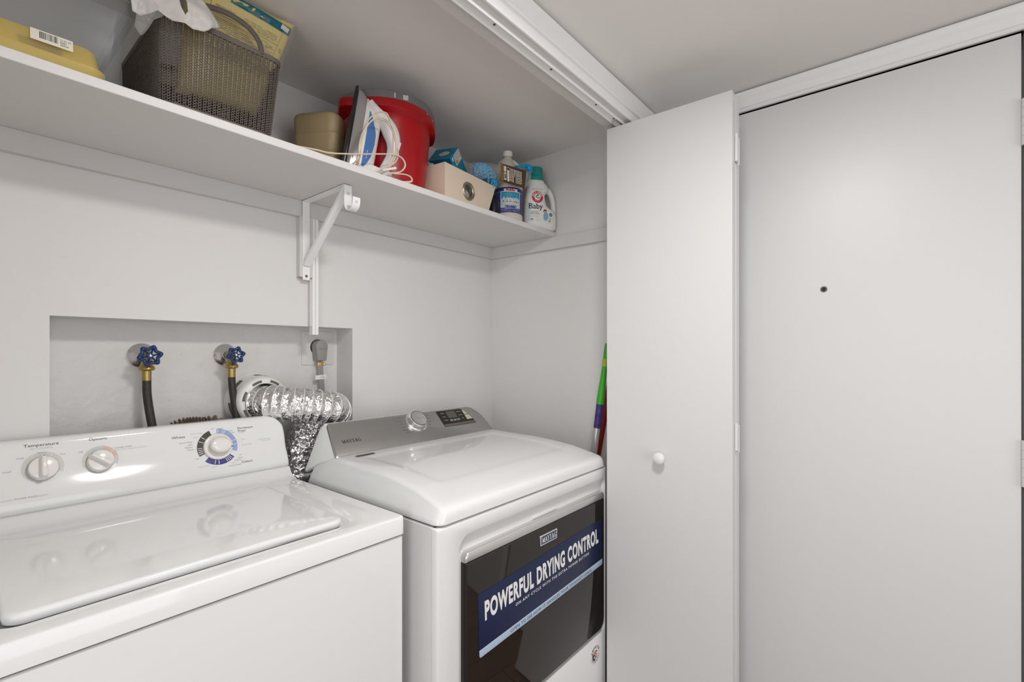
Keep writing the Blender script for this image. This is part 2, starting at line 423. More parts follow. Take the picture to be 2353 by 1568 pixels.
for nm, ax, c, lo, hi in (('added_window_1', 'x', -2.35, -0.75, 0.95), ('added_window_2', 'y', -1.95, -1.35, 0.15)):  # unseen frames and panes, invented to go with the added fill lights
    bm = new(); B = (lambda a, b, z0, z1, t=0.025: box(bm, a, b, c - t, c + t, z0, z1)) if ax == 'x' else (lambda a, b, z0, z1, t=0.025: box(bm, c - t, c + t, a, b, z0, z1))
    B(lo, lo + .05, .18, 1.95); B(hi - .05, hi, .18, 1.95); B(lo, hi, .18, .23); B(lo, hi, 1.90, 1.95); B((lo + hi) / 2 - .02, (lo + hi) / 2 + .02, .18, 1.95)
    fr = struct(nm, bm, 'trim_paint'); g = new()
    B2 = (lambda a, b: box(g, a, b, c - .003, c + .003, .22, 1.91)) if ax == 'x' else (lambda a, b: box(g, c - .003, c + .003, a, b, .22, 1.91))
    B2(lo + .04, hi - .04); put('pane', g, 'glass_pane', par=fr)
# head jamb and casing of the closet opening
bm = new()
prof = [(0.682, 2.012), (0.765, 2.012), (0.765, 2.0145), (0.682, 2.0145)]
loft(bm, [[(x, y, z) for y, z in prof] for x in (-0.42, 1.52)])
box(bm, 1.508, 1.521, 0.682, 0.765, 0, 2.0145); box(bm, -0.421, -0.408, 0.682, 0.765, 0, 2.0145)
struct('trim_1', bm, 'cleat_paint', base=(0.5, 0.72, 2.0))
bm = new()
prof = [(0.682, 2.011), (0.6775, 2.011), (0.6765, 2.014), (0.6765, 2.0335), (0.6785, 2.036), (0.6715, 2.038), (0.6700, 2.041), (0.6700, 2.092), (0.6720, 2.0945), (0.682, 2.0945)]
loft(bm, [[(x, y, z) for y, z in prof] for x in (-0.48, 1.597)])
for x0, x1 in ((1.51, 1.597), (-0.48, -0.41)):
    box(bm, x0, x1, 0.672, 0.682, 0, 2.011)
struct('trim_2', bm, 'trim_paint', ang=20, base=(0.5, 0.68, 2.0))
# entry door casing (head runs up to the ceiling)
bm = new()
prof = [(0, 2.036), (0.008, 2.036), (0.012, 2.040), (0.012, 2.0430), (0.006, 2.0465), (0.011, 2.049), (0.0125, 2.062), (0.0120, 2.070), (0.0175, 2.078), (0.021, 2.086), (0.021, 2.0925), (0.016, 2.096), (0, 2.096)]
loft(bm, [[(XR - d, y, z) for d, z in prof] for y in (-0.28, 0.664)])
for (ya, yb) in ((-0.285, -0.214), (0.660, 0.672)): box(bm, XR - .014, XR, ya, yb, 0, 2.036)
struct('trim_3', bm, 'trim_paint', ang=20, base=(XR, 0.2, 2.0))
bm = new(); box(bm, XR + 0.0, XR + 0.09, DY0 - 0.012, DY0, 0, DZ + .002); box(bm, XR, XR + .09, DY0, DY1, DZ, DZ + 0.012)
struct('trim_4', bm, 'gap_dark', base=(XR, 0.2, 2.0))
# entry door
bm = new(); box(bm, XR - 0.006, XR + 0.038, DY0 + 0.0045, DY1 - 0.003, 0.012, DZ - 0.0028)
door = struct('door_1', bm, 'door_paint', bev=0.0012, base=(XR, DY0, 0))
T = frame((XR - 0.006, 0.1895, 1.4605), (0, -1, 0), (0, 0, 1))
bm = new(); lathe(bm, [(.0085, -0.001), (.0085, .0012), (.0070, .0022), (.0050, .0022), (.0045, .0008)], 24, T, cap0=False)
put('peephole', bm, 'slot_brown', par=door)
bm = new(); disc(bm, 0, 0, .0047, T, .0015); put('peephole_lens', bm, 'gap_dark', par=door)
for z in (1.818, 1.02, 0.25):
    bm = new(); T = Matrix.Translation((XR - 0.0115, DY0 - 0.001, z))
    for k in range(5): lathe(bm, [(.0055, -.054 + k * .0216), (.0062, -.0535 + k * .0216), (.0062, -.0330 + k * .0216), (.0055, -.0325 + k * .0216)], 14, T)
    box(bm, XR - .0085, XR - .006, DY0, DY0 + .005, z - .054, z + .054)
    h = put('hinge', bm, 'door_paint', par=door)
# shelf cleats
bm = new(); box(bm, -0.55, XR - 0.018, YB - 0.018, YB, 1.7015, 1.751); struct('trim_5', bm, 'cleat_paint', bev=.0012, base=(0.5, YB, 1.7))
bm = new(); box(bm, XR - 0.018, XR, 0.79, YB, 1.7015, 1.751); struct('trim_6', bm, 'cleat_paint', bev=.0012, base=(XR, 1.1, 1.7))

# bifold track
t = thing('bifold_door_track', 'white metal channel track screwed under the closet opening head', 'door track', (0.5, 0.713, 2.012))
bm = new()
prof = [(.700, 2.012), (.700, 2.0035), (.7015, 2.0035), (.7015, 2.0105), (.7245, 2.0105), (.7245, 2.0035), (.726, 2.0035), (.726, 2.012)]
loft(bm, [[(x, y, z) for y, z in prof] for x in (-0.40, 1.50)]); put('channel', bm, 'trim_paint', par=t)
for x in (0.55, 0.80, 1.02, 1.25, 1.36):
    bm = new(); T = frame((x, .713, 2.0105), (1, 0, 0), (0, -1, 0)); lathe(bm, [(.0035, -.0005), (.0030, .0012), (.0008, .0016)], 12, T, cap0=False); put('screw', bm, 'slot_brown', par=t)
bm = new(); box(bm, 1.37, 1.41, .7055, .7205, 1.9985, 2.0095); put('pivot_bracket', bm, 'satin_silver', par=t)

# folded bifold door
t = thing('bifold_door', 'white bifold closet door folded open against the entry door wall', 'closet door', (1.43, 0.56, 0.0))
th = math.atan2(0.008, 0.379)
def panel(off):
    bm = new(); c = Matrix.Translation((1.397 + off, 0.374, 0)) @ Matrix.Rotation(th, 4, 'Z')
    box(bm, 0, 0.0345, 0, 0.379, 0.015, 1.999, c); return bm
p1 = put('panel', panel(0), 'door_paint', par=t, bev=.0015)
bm = panel(0.0368); p2_ = put('panel', bm, 'door_paint', par=t, bev=.0015)
for z in (1.848, 1.046, 0.24):
    bm = new()
    box(bm, 1.4205, 1.4225, .3665, .3735, z - .038, z + .038); box(bm, 1.4385, 1.4415, .3665, .3735, z - .045, z + .031)
    box(bm, 1.4215, 1.4390, .3715, .3738, z - .037, z + .034)
    tube(bm, [(1.4312, .3705, z - .04), (1.4312, .3705, z + .034)], .003, 10)
    put('hinge', bm, 'door_paint', par=t)
T = frame((1.3922, .5725, 0.9655), (0, -1, 0), (0, 0, 1))
bm = new(); lathe(bm, [(.008, 0), (.0085, .008), (.0075, .011), (.012, .013), (.0175, .017), (.0185, .021), (.0170, .026), (.012, .0295), (.006, .031), (.0005, .0315)], 32, T, cap0=False)
put('knob', bm, 'console_white', par=t)
bm = new(); tube(bm, [(1.405, .735, 1.998), (1.405, .735, 2.0045)], .004, 10); put('pivot_pin', bm, 'satin_silver', par=t)

# hall lamp out of frame above the camera (the real light source)
t = thing('ceiling_lamp', 'round flush ceiling lamp in the hall in front of the closet', 'lamp', (LAMP_AT[0], LAMP_AT[1], ZC))
T = Matrix.Translation((LAMP_AT[0], LAMP_AT[1], 0))
bm = new(); lathe(bm, [(.15, 2.099), (.15, 2.075), (.14, 2.07), (.135, 2.075), (.135, 2.099)], 40, T, cap0=False, cap1=False); put('rim', bm, 'satin_silver', par=t)
bm = new(); lathe(bm, [(.134, 2.085), (.11, 2.068), (.06, 2.058), (.001, 2.056)], 40, T, cap0=False); put('diffuser', bm, 'lamp_glass', par=t)

# ---------------------------------------------------------------- shelf, bracket, raceway
bm = new(); box(bm, -0.55, XR - 0.001, 1.115, YB, 1.751, 1.770)
SH = put('closet_shelf', bm, 'shelf_paint', bev=.0022, seg=3, base=(0.5, 1.3, 1.751)); tag(SH, 'long white painted shelf board spanning the closet above both machines', 'shelf')
t = thing('shelf_bracket', 'white metal shelf and rod bracket screwed to a wall block under the shelf', 'bracket', (0.745, YB, 1.51))
bm = new(); box(bm, .725, .768, 1.449, YB - .0003, 1.514, 1.7013); box(bm, .7255, .7675, 1.4495, YB - .001, 1.5125, 1.514, mi=1)
put('wall_block', bm, ['cleat_paint', 'raw_wood'], par=t, bev=.001)
bm = new()
box(bm, .7335, .7565, 1.4465, 1.449, 1.505, 1.7495); box(bm, .7335, .7565, 1.214, 1.449, 1.747, 1.7495)
put('angle_arm', bm, 'trim_paint', par=t, bev=.0006)
bm = new()
T = frame((.745, 1.4475, 1.555), (1, 0, 0), (0, -.2295, .193))
L_ = math.hypot(.2295, .193)
loft(bm, [[(-.011, y, 0), (-.011, y, .0085), (-.0095, y, .0085), (-.0095, y, .002), (.0095, y, .002), (.0095, y, .0085), (.011, y, .0085), (.011, y, 0)] for y in (0, L_)], T=T)
loft(bm, [[(-.011, y, .0087), (-.011, y, .0095), (.011, y, .0095), (.011, y, .0087)] for y in (0, L_)], T=T)
put('brace', bm, 'trim_paint', par=t)
bm = new()
pts = [(1.213, 1.747), (1.213, 1.700)] + [(1.192 + .021 * math.cos(a), 1.697 + .0235 * -math.sin(a)) for a in [PI * i / 10 for i in range(11)]] + [(1.171, 1.706)]
P = [Vector((0, y, z)) for y, z in pts]; rings = []
for i, p in enumerate(P):
    d = (P[min(i + 1, len(P) - 1)] - P[max(i - 1, 0)]).normalized(); nn = Vector((0, -d.z, d.y)) * .0013
    rings.append([(.7335, p.y + nn.y, p.z + nn.z), (.7565, p.y + nn.y, p.z + nn.z), (.7565, p.y - nn.y, p.z - nn.z), (.7335, p.y - nn.y, p.z - nn.z)])
loft(bm, rings); put('rod_hook', bm, 'trim_paint', par=t)
for (x, y, z, m_) in ((.745, 1.4462, 1.685, 'trim_paint'), (.745, 1.4462, 1.535, 'trim_paint'), (.745, 1.4462, 1.517, 'slot_brown'), (.745, 1.2115, 1.725, 'cleat_paint'), (.745, 1.170, 1.694, 'cleat_paint')):
    bm = new(); lathe(bm, [(.0042, 0), (.0038, .0012), (.001, .0018)], 14, FRONT(x, y, z), cap0=False); put('screw', bm, m_, par=t)
t = thing('cable_raceway', 'narrow white twin cable cover running down the wall from the shelf to the recess', 'cable cover', (.778, YB, 1.335))
for x0, x1, a in ((.7665, .7758, 0), (.7768, .7862, 0)):
    bm = new(); box(bm, x0, x1, 1.449, YB - .0003, 1.3355, 1.7013); put('channel', bm, 'trim_paint', par=t, bev=.0008)
bm = new(); box(bm, .7756, .777, 1.4515, YB - .0003, 1.338, 1.7005); put('seam', bm, 'slot_brown', par=t)
bm = new(); box(bm, .7616, .7668, 1.456, YB - .0003, 1.362, 1.7013); put('side_lip', bm, 'cleat_paint', par=t)

# ---------------------------------------------------------------- valves, outlet, vent, hoses in the recess
def valve(x, z, s, label):
    t = thing('water_shutoff_valve', label, 'valve', (x, RD, z), 'blue wheel shutoff valves in the wall recess')
    T = frame((x, RD, z), (1, 0, 0), (0, 0, 1))
    bm = new(); lathe(bm, [(.0335, 0), (.0335, .003), (.031, .006), (.022, .013), (.014, .019), (.0125, .022)], 40, T, cap0=False); put('escutcheon', bm, 'chrome', par=t, ang=50)
    bm = new(); lathe(bm, [(.0095, .012), (.0095, .034)], 20, T); put('supply_pipe', bm, 'pipe_rust', par=t)
    bm = new()
    lathe(bm, [(.011, .030), (.0145, .034), (.0155, .048), (.0125, .058), (.0115, .062)], 6, T)
    T2 = Matrix.Translation((x, RD - .050, z)); lathe(bm, [(.0115, 0), (.0115, -.018), (.012, -.022)], 20, T2)
    lathe(bm, [(.0055, .060), (.0055, .078)], 12, T); put('valve_body', bm, 'old_brass', par=t)
    bm = new(); pts = []
    for i in range(72):
        a = 2 * PI * i / 72 + .2; r = (.0200 + .0032 * math.cos(6 * (a - .2))) * s; pts.append((r * math.cos(a), r * math.sin(a), .081))
    tube(bm, pts, .0042 * s, 8, T, closed=True, up=(0, 0, 1))
    for k in range(6):
        a = 2 * PI * k / 6 + .2 + PI / 6 * 0; tube(bm, [(0.004 * math.cos(a), .004 * math.sin(a), .081), (.0215 * s * math.cos(a), .0215 * s * math.sin(a), .081)], .0023 * s, 6, T)
        # knob lobes
        c = Vector((.0225 * s * math.cos(a), .0225 * s * math.sin(a), .081)); bmesh.ops.create_uvsphere(bm, u_segments=12, v_segments=8, radius=.0062 * s, matrix=T @ Matrix.Translation(c))
    lathe(bm, [(.0065 * s, .076), (.0065 * s, .084), (.0045 * s, .085)], 16, T); put('wheel_handle', bm, 'valve_blue', par=t, ang=60)
    bm = new(); lathe(bm, [(.0032, .084), (.0032, .0868), (.002, .0874)], 6, T); put('handle_screw', bm, 'satin_silver', par=t)
    return t
valve(.356, 1.271, 1.0, 'left blue six-lobed water valve with round chrome wall plate in the recess')
valve(.558, 1.272, .92, 'right blue six-lobed water valve with worn handle beside the white vent collar')
def hose(x, z, pts, label):
    t = thing('water_supply_hose', label, 'hose', (x, RD - .05, z), 'black rubber washer hoses')
    T = Matrix.Translation((x, RD - .050, z - .020))
    bm = new(); lathe(bm, [(.0125, .002), (.0135, -.004), (.0175, -.010), (.0180, -.015), (.0150, -.018), (.010, -.019)], 28, T); put('coupling_nut', bm, 'brass', par=t)
    bm = new(); lathe(bm, [(.0098, -.018), (.0105, -.022), (.0100, -.034), (.0105, -.042), (.0108, -.044)], 22, T); put('ferrule', bm, 'brass', par=t)
    bm = new(); tube(bm, spline([(x, RD - .05, z - .06)] + pts, 10), .0098, 16); put('rubber_hose', bm, 'hose_rubber', par=t)
hose(.356, 1.271, [(.356, 1.516, 1.17), (.360, 1.508, 1.12), (.367, 1.498, 1.06), (.375, 1.485, .98), (.38, 1.48, .88)], 'black rubber hose with brass nut hanging from the left valve')
hose(.558, 1.272, [(.5585, 1.517, 1.18), (.562, 1.510, 1.13), (.567, 1.503, 1.07), (.572, 1.495, .99), (.575, 1.485, .88)], 'black rubber hose with brass nut hanging from the right valve in front of the vent')
# corrugated drain hose
bm = new(); P = spline([(.36, 1.50, .96), (.385, 1.502, 1.055), (.42, 1.503, 1.083), (.45, 1.503, 1.087), (.48, 1.503, 1.084), (.52, 1.502, 1.075), (.55, 1.50, .96)], 14)
rr = [.0135 + .0042 * math.sin(i * .98) for i in range(len(P))]
P2 = []
for i in range(len(P) - 1):
    for k in range(3): P2.append(P[i].lerp(P[i + 1], k / 3))
rr = [.0135 + .0045 * math.sin(i * .62) for i in range(len(P2))]
tube(bm, P2, rr, 14); o = put('drain_hose', bm, 'drain_hose', ang=80); tag(o, 'brown ribbed drain hose peeking up behind the washer console', 'hose')
# dryer outlet
t = thing('dryer_outlet', 'large square grey painted dryer outlet plate at the right end of the recess', 'outlet', (.848, RD, 1.294))
bm = new(); slab(bm, rrect(.7905, .9050, 1.2375, 1.3515, .003), 0, .004, .0012, frame((0, RD, 0), (1, 0, 0), (0, 0, 1))); put('cover_plate', bm, 'recess_paint', par=t)
bm = new(); lathe(bm, [(.0270, .003), (.0270, .0048), (.0250, .0052)], 32, FRONT(.847, RD, 1.297)); put('receptacle', bm, 'gap_dark', par=t)
t = thing('dryer_power_cord', 'flat grey dryer cord plugged into the recess outlet with a white tag', 'power cord', (.853, RD - .02, 1.30))
T = FRONT(.8455, RD - .0055, 1.290)
bm = new(); prof = []
for i in range(13):
    a = PI * i / 12; prof.append((.0215 * math.cos(a), .010 + .0215 * math.sin(a)))
prof += [(-.0165, -.038), (.0165, -.038)]
slab(bm, [(x, y, 0) for x, y in prof], 0, .032, .004, T); put('plug', bm, 'plug_grey', par=t)
bm = new(); box(bm, -.012, .014, .0005, .0015, .0322, .0326, T); put('molded_line', bm, 'cord_line', par=t)
C_ = spline([(.8455, 1.5475, 1.256), (.8465, 1.5465, 1.235), (.8485, 1.546, 1.20), (.8525, 1.546, 1.16), (.856, 1.546, 1.10), (.85, 1.53, .95)], 6)
for k, dx in enumerate((-.0066, -.0022, .0022, .0066)):
    if k == 0: bm = new()
    tube(bm, [p + Vector((dx, 0, 0)) for p in C_], .00235, 8)
put('cord', bm, 'cord_grey', par=t)
bm = new()
for dx in (-.0044, 0, .0044): tube(bm, [p + Vector((dx, -.0010, 0)) for p in C_], .00075, 5)
put('cord_groove', bm, 'cord_line', par=t)
bm = new(); T = FRONT(.8468, 1.5465, 1.240); slab(bm, rrect(-.0105, .0105, -.006, .006, .002), -.005, .004, .001, T); lathe(bm, [(.0035, .002), (.0035, .006), (.002, .0068)], 12, T @ Matrix.Translation((.0125, -.001, -.002))); put('strain_clamp', bm, 'gold_clamp', par=t)
bm = new(); T = frame((.8525, 1.5425, 1.196), (1, 0, .06), (0, 0, 1)); slab(bm, rrect(-.027, .013, -.0075, .0075, .0008), -.0006, .0004, .0002, T); tg = put('warning_tag', bm, 'cap_white', par=t)
bm = new(); [poly(bm, [(a, v), (b, v), (b, v + .0014), (a, v + .0014)], T, .0007) for a, b, v in ((-.004, .003, .003), (-.009, -.002, 0), (0, .006, 0), (-.010, -.004, -.0036), (-.002, .009, -.0036))]; put('tag_lettering', bm, 'grey_print', par=tg)
# vent collar
t = thing('dryer_vent_collar', 'round white plastic vent box with dark slots on the recess wall', 'vent', (.635, RD, 1.05))
T = frame((.638, RD, 1.132), (1, 0, 0), (0, 0, 1))
bm = new(); lathe(bm, [(.083, 0), (.084, .004), (.0815, .007), (.0795, .010), (.077, .060), (.074, .078), (.068, .085), (.060, .087), (.055, .086), (.055, .02)], 56, T, cap0=False, cap1=False); put('collar', bm, 'vent_plastic', par=t, ang=50)
def curved(bm, r0, r1, a0, a1, z0, z1, T, n=8):
    for k in range(n):
        b0, b1 = a0 + (a1 - a0) * k / n, a0 + (a1 - a0) * (k + 1) / n
        q = [(r0 * math.cos(b0), r0 * math.sin(b0), z0), (r0 * math.cos(b1), r0 * math.sin(b1), z0), (r1 * math.cos(b1), r1 * math.sin(b1), z1), (r1 * math.cos(b0), r1 * math.sin(b0), z1)]
        bm.faces.new([bm.verts.new(T @ Vector(p)) for p in q])
for a in (1.15, 2.2, 3.15, 4.2, 5.2):
    bm = new(); curved(bm, .0794, .0785, a, a + .55, .022, .044, T); put('slot', bm, 'slot_brown', par=t, flat=True)
for a in (.9, 1.75, 2.6, 3.45, 4.3, 5.15):
    bm = new(); curved(bm, .0660, .0590, a, a + .45, .0868, .0880, T); put('slot', bm, 'slot_brown', par=t, flat=True)
# foil duct
t = thing('foil_dryer_duct', 'crinkled silver foil duct bending from the white vent down behind the dryer', 'duct', (.75, 1.44, .70))
P = spline([(.622, 1.500, 1.132), (.645, 1.462, 1.130), (.685, 1.425, 1.126), (.730, 1.405, 1.120), (.775, 1.395, 1.110), (.808, 1.402, 1.102), (.828, 1.432, 1.088), (.806, 1.468, 1.062), (.770, 1.478, 1.030), (.742, 1.472, .985), (.728, 1.462, .93), (.722, 1.455, .87), (.722, 1.45, .78), (.725, 1.45, .68)], 16)
# resample by arc length
def resample(P, step):
    out = [P[0]]; acc = 0
    for a, b in zip(P, P[1:]):
        L = (b - a).length; d = step - acc
        while d <= L: out.append(a.lerp(b, d / L)); d += step
        acc = (L - (d - step))
    return out
from mathutils import noise as mnoise
P = resample(P, .0021); rnd = random.Random(3); bm = new(); rings = []; wires = []
a = Vector((0, 0, 1)); seg = 56; nP = len(P)
for i, p in enumerate(P):
    tt = (P[min(i + 2, nP - 1)] - P[max(i - 2, 0)]).normalized(); a = (a - tt * a.dot(tt)).normalized(); b = tt.cross(a)
    s = i * .0021; R0 = .0515 if s > .025 else .0475
    if s > .34: R0 = .0515 - min(1, (s - .34) / .16) * .010
    ph = (s % .0215) / .0215; ridge = abs(math.sin(PI * ph))
    ring = []
    for k in range(seg):
        ang = 2 * PI * k / seg
        q0 = p + a * R0 * math.cos(ang) + b * R0 * math.sin(ang); amp = (.0021 if s < .33 else .0062) * (min(1, .25 + ridge * 1.2))
        crk = amp * (mnoise.noise(q0 * 95) + .55 * mnoise.noise(q0 * 210))
        r = R0 - (.0040 if s < .33 else .0025) * ridge + crk
        ring.append(p + a * r * math.cos(ang) + b * r * math.sin(ang))
    rings.append(ring)
    if ph < .0021 / .0215 and s < .36: wires.append([p + a * (R0 + .0004) * math.cos(2 * PI * k / 48) + b * (R0 + .0004) * math.sin(2 * PI * k / 48) for k in range(48)])
loft(bm, rings, False, False); put('foil_tube', bm, 'foil', par=t, ang=22)
bm = new()
for wv in wires: tube(bm, wv, .0009, 5, closed=True)
put('wire_coil', bm, 'duct_wire', par=t)

# ---------------------------------------------------------------- washing machine
WX0, WX1, WY = -0.030, 0.656, 0.843
wa = thing('washing_machine', 'white top loading washing machine with dials on its tall rear console', 'washing machine', (.313, 1.15, 0))
bm = new(); box(bm, WX0 + .003, WX1 - .003, WY + .004, 1.450, .02, .8835); put('cabinet', bm, 'appliance_white', par=wa, bev=.004, seg=3)
for x in (.02, .60):
    for y in (.90, 1.40):
        bm = new(); lathe(bm, [(.018, 0), (.018, .006), (.007, .008), (.007, .022)], 16, Matrix.Translation((x, y, 0))); put('foot', bm, 'black_plastic', par=wa)
# top deck with the lid pocket
bm = new()
O = rrect(WX0, WX1, WY, 1.345, (.004, .004, .010, .010), 6); N = len(O)
PK = rrect(.046, .566, .884, 1.322, (.012, .012, .032, .040), 6); PK2 = rrect(.051, .559, .892, 1.318, (.010, .010, .030, .034), 6)
rings = [at(O, .888), at(O, .9215), at(O, .9245, .0010), at(O, .9260, .0032), at(O, .9266, .0062)]
rings += [[(p[0], p[1], .9268) for p in PK], [(p[0], p[1], .9262) for p in at(PK, 0, .002)], [(p[0], p[1], .9215) for p in at(PK, 0, .006)], [(p[0], p[1], .9165) for p in at(PK2, 0, .006)]]
loft(bm, rings, True, True); put('top_deck', bm, 'appliance_white', par=wa, ang=50)
bm = new()
prof = [(1.330, .890), (1.330, .9268), (1.342, .9275), (1.352, .9310), (1.360, .9380), (1.366, .9470), (1.370, .9520), (1.3735, .9530), (1.456, .9530), (1.456, .890)]
loft(bm, [[(x, y, z) for y, z in prof] for x in (WX0, WX0 + .002, WX1 - .002, WX1)]); put('rear_ledge', bm, 'appliance_white', par=wa, ang=50)
bm = new()
LD = rrect(.058, .5495, .9015, 1.312, (.010, .010, .022, .026), 7)
loft(bm, [at(LD, .9195, .004), at(LD, .9215, .001), at(LD, .9300), at(LD, .9335, .0012), at(LD, .9352, .0036), at(LD, .9357, .0065), at(LD, .9357, .10), at(LD, .9357, .18)]); put('lid', bm, 'appliance_white', par=wa, ang=60)
bm = new()
sl = [(.395, .8925), (.43, .8897), (.47, .8885), (.50, .8895), (.527, .8925), (.523, .8990), (.49, .9030), (.43, .9020), (.40, .8975)]
poly(bm, [(x, y) for x, y in sl], None, .9172); put('finger_slot', bm, 'gap_dark', par=wa, flat=True)
# rear console
cf = math.hypot(.05, .14); WC = frame((0, 1.372, .955), (1, 0, 0), (0, .05, .14)); nn = Vector((0, -.14, .05)) / cf; vv = Vector((0, .05, .14)) / cf
prof = [(-.001, -.020), (.0005, -.006), (.004, .0000), (.012, .0030), (.028, .0042), (.040, .0037), (.058, .0014), (.076, -.0002), (.098, .0004), (.137, .0032), (.1455, .0026), (.1505, -.0010), (.1535, -.0085)]
bm = new(); rings = []; RC = .046; H_ = .1535
xs = [0, .0015, .004, .009, .016, .024, .033, .046]
XS = [WX0 + d for d in xs] + [WX0 + .046 + (WX1 - WX0 - .092) * i / 10 for i in range(1, 10)] + [WX1 - d for d in xs[::-1]]
for x in XS:
    d = min(x - WX0, WX1 - x); h = 1.0 if d >= RC else (H_ - RC + math.sqrt(max(0, RC * RC - (RC - d) ** 2))) / H_
    inn = 0 if d > .004 else (.004 - d) * .9
    ring = []
    for v_, n_ in prof:
        p = Vector((x, 1.372, .955)) + vv * (v_ * h) + nn * (n_ - inn); ring.append(tuple(p))
    zt = ring[-1][2]; ring += [(x, 1.450, zt), (x, 1.456, zt - .004), (x, 1.456, .954)]
    rings.append(ring)
loft(bm, rings); cons = put('console', bm, 'console_white', par=wa, ang=45)
def rim(x0, x1, y0, y1, r, wd, T, z0, z1, bm):
    a, b = rrect(x0, x1, y0, y1, r, 7), rrect(x0 + wd, x1 - wd, y0 + wd, y1 - wd, max(r - wd, .001), 7)
    loft(bm, [[(p[0], p[1], z0) for p in a], [(p[0], p[1], z1) for p in at(a, 0, wd * .35)], [(p[0], p[1], z0) for p in b]], False, False, T)
# lettering on the console
def nprof(v):
    for (a, b), (c, d) in zip(prof, prof[1:]):
        if v <= c: return b + (d - b) * (v - a) / (c - a)
    return prof[-1][1]
def wmap(off=.0005): return lambda x, v: Vector((x, v, nprof(v) + off))
def csector(bm, cx, cy, r0, r1, a0, a1, off, mi=0, nr=4):
    n = max(2, int(abs(a1 - a0) / .10)); g = wmap(off)
    for i in range(n):
        for j in range(nr):
            p0, p1, q0, q1 = a0 + (a1 - a0) * i / n, a0 + (a1 - a0) * (i + 1) / n, r0 + (r1 - r0) * j / nr, r0 + (r1 - r0) * (j + 1) / nr
            f = bm.faces.new([bm.verts.new(WC @ g(cx + r * math.cos(a), cy + r * math.sin(a))) for r, a in ((q0, p0), (q1, p0), (q1, p1), (q0, p1))]); f.material_index = mi
big, small, faint = 'dark_print', 'grey_print', 'faint_print'
for s, x, v, h, al, mw, dst in (
    ('Temperature', .1493, .1335, .0062, 'C', .056, big), ('Options', .2410, .1335, .0060, 'C', .034, big), ('Whites', .3807, .1150, .0060, 'L', .031, big),
    ('Permanent', .5328, .1215, .0056, 'L', .047, big), ('Press', .5335, .1140, .0056, 'L', .024, big), ('Colors', .5305, .0285, .0062, 'L', .029, big),
    ('All Cold Rinse', .1493, .1275, .0036, 'C', .032, faint), ('Cold', .1165, .1110, .0036, 'C', .012, small), ('Warm', .1490, .1180, .0034, 'C', .013, small), ('Hot', .1818, .1100, .0036, 'C', .009, small),
    ('Small', .0975, .0865, .0036, 'C', .014, small), ('Off', .2105, .1090, .0036, 'C', .007, small), ('POWER RINSE', .2700, .1090, .0034, 'L', .029, small), ('Select when using Fabric Softener', .2700, .1047, .0027, 'L', .062, faint),
    ('Quick Wash', .4245, .1010, .0036, 'R', .030, small), ('Light', .4245, .0945, .0036, 'R', .013, small), ('Regular', .4245, .0880, .0036, 'R', .020, small), ('Heavy', .4260, .0815, .0036, 'R', .016, small),
    ('Drain & Spin', .4360, .1212, .0032, 'C', .026, faint), ('Rinse', .4330, .1115, .0032, 'C', .012, faint), ('Off', .4715, .1285, .0030, 'C', .007, small), ('Heavy', .4910, .1275, .0032, 'C', .014, small),
    ('Regular', .5130, .1190, .0032, 'C', .018, small), ('Light', .5200, .1135, .0032, 'C', .012, small), ('Rinse', .5390, .0920, .0032, 'L', .012, faint), ('Drain & Spin', .5390, .0765, .0032, 'L', .024, faint),
    ('Off', .5275, .0505, .0030, 'L', .007, small), ('Heavy', .5225, .0430, .0034, 'L', .016, small), ('Regular', .5150, .0375, .0034, 'L', .018, small), ('Light', .5060, .0325, .0034, 'L', .012, faint), ('Quick Wash', .4990, .0250, .0038, 'L', .028, small),
    ('Off', .4300, .0560, .0034, 'C', .008, small), ('Drain & Spin', .4420, .0345, .0032, 'C', .026, faint), ('Rinse', .4650, .0290, .0032, 'C', .012, faint), ('Casuals', .5345, .1100, .0026, 'L', .014, small),
    ('Pull Knob to Start', .6140, .0850, .0028, 'R', .032, faint), ('Push to Stop', .6140, .0808, .0028, 'R', .022, faint),
    ('Care with', .1040, .0290, .0036, 'R', .030, faint), ('POWER RINSE', .1065, .0290, .0036, 'L', .031, small), ('option', .1400, .0290, .0036, 'L', .015, faint)):
    bm = new(); txt(bm, s, x, v, h, WC, al=al, maxw=mw * 1.06, fmap=wmap(), bold=0, sx=1.12)
    put('lettering', bm, dst, par=cons, flat=True)
# arcs of the cycle dial
DC = (.4800, .0815); zd = .0040
def deg(a): return math.radians(a)
bm = new()
for a0, a1, mi in ((110, 204, 0), (-22, 88, 1), (225, 318, 2)): csector(bm, DC[0], DC[1], .0300, .0475, deg(a0), deg(a1), .0006, mi)
for a in (140, 155, 178, 184.5, 191, 197.5, 84, 69, 63, 17, 2, 254, 266, 293, 299, 305, 311):
    c_, s_ = math.cos(deg(a)), math.sin(deg(a)); px, py = -s_ * .00065, c_ * .00065
    csector(bm, DC[0], DC[1], .0355, .0460, deg(a) - .016, deg(a) + .016, .0009, 3)
put('cycle_scale', bm, ['arc_black', 'arc_light_blue', 'arc_navy', 'white_print'], par=cons, flat=True)
bm = new(); csector(bm, .1505, .0885, 0, .0325, 0, 2 * PI, .0005, 0, 6); csector(bm, .2435, .0880, 0, .0315, 0, 2 * PI, .0005, 0, 6); csector(bm, .2435, .0880, .022, .0312, deg(4), deg(80), .0008, 1); csector(bm, .2435, .0880, .022, .0312, deg(86), deg(118), .0008, 2)
for cx, a in ((.1505, 60), (.1505, 125), (.2435, 40), (.2435, 8)):
    csector(bm, cx, .0882, .024, .0300, deg(a) - .022, deg(a) + .022, .0011, 3)
put('dial_halo', bm, ['halo_grey', 'arc_pink', 'halo_blue', 'white_print'], par=cons, flat=True)
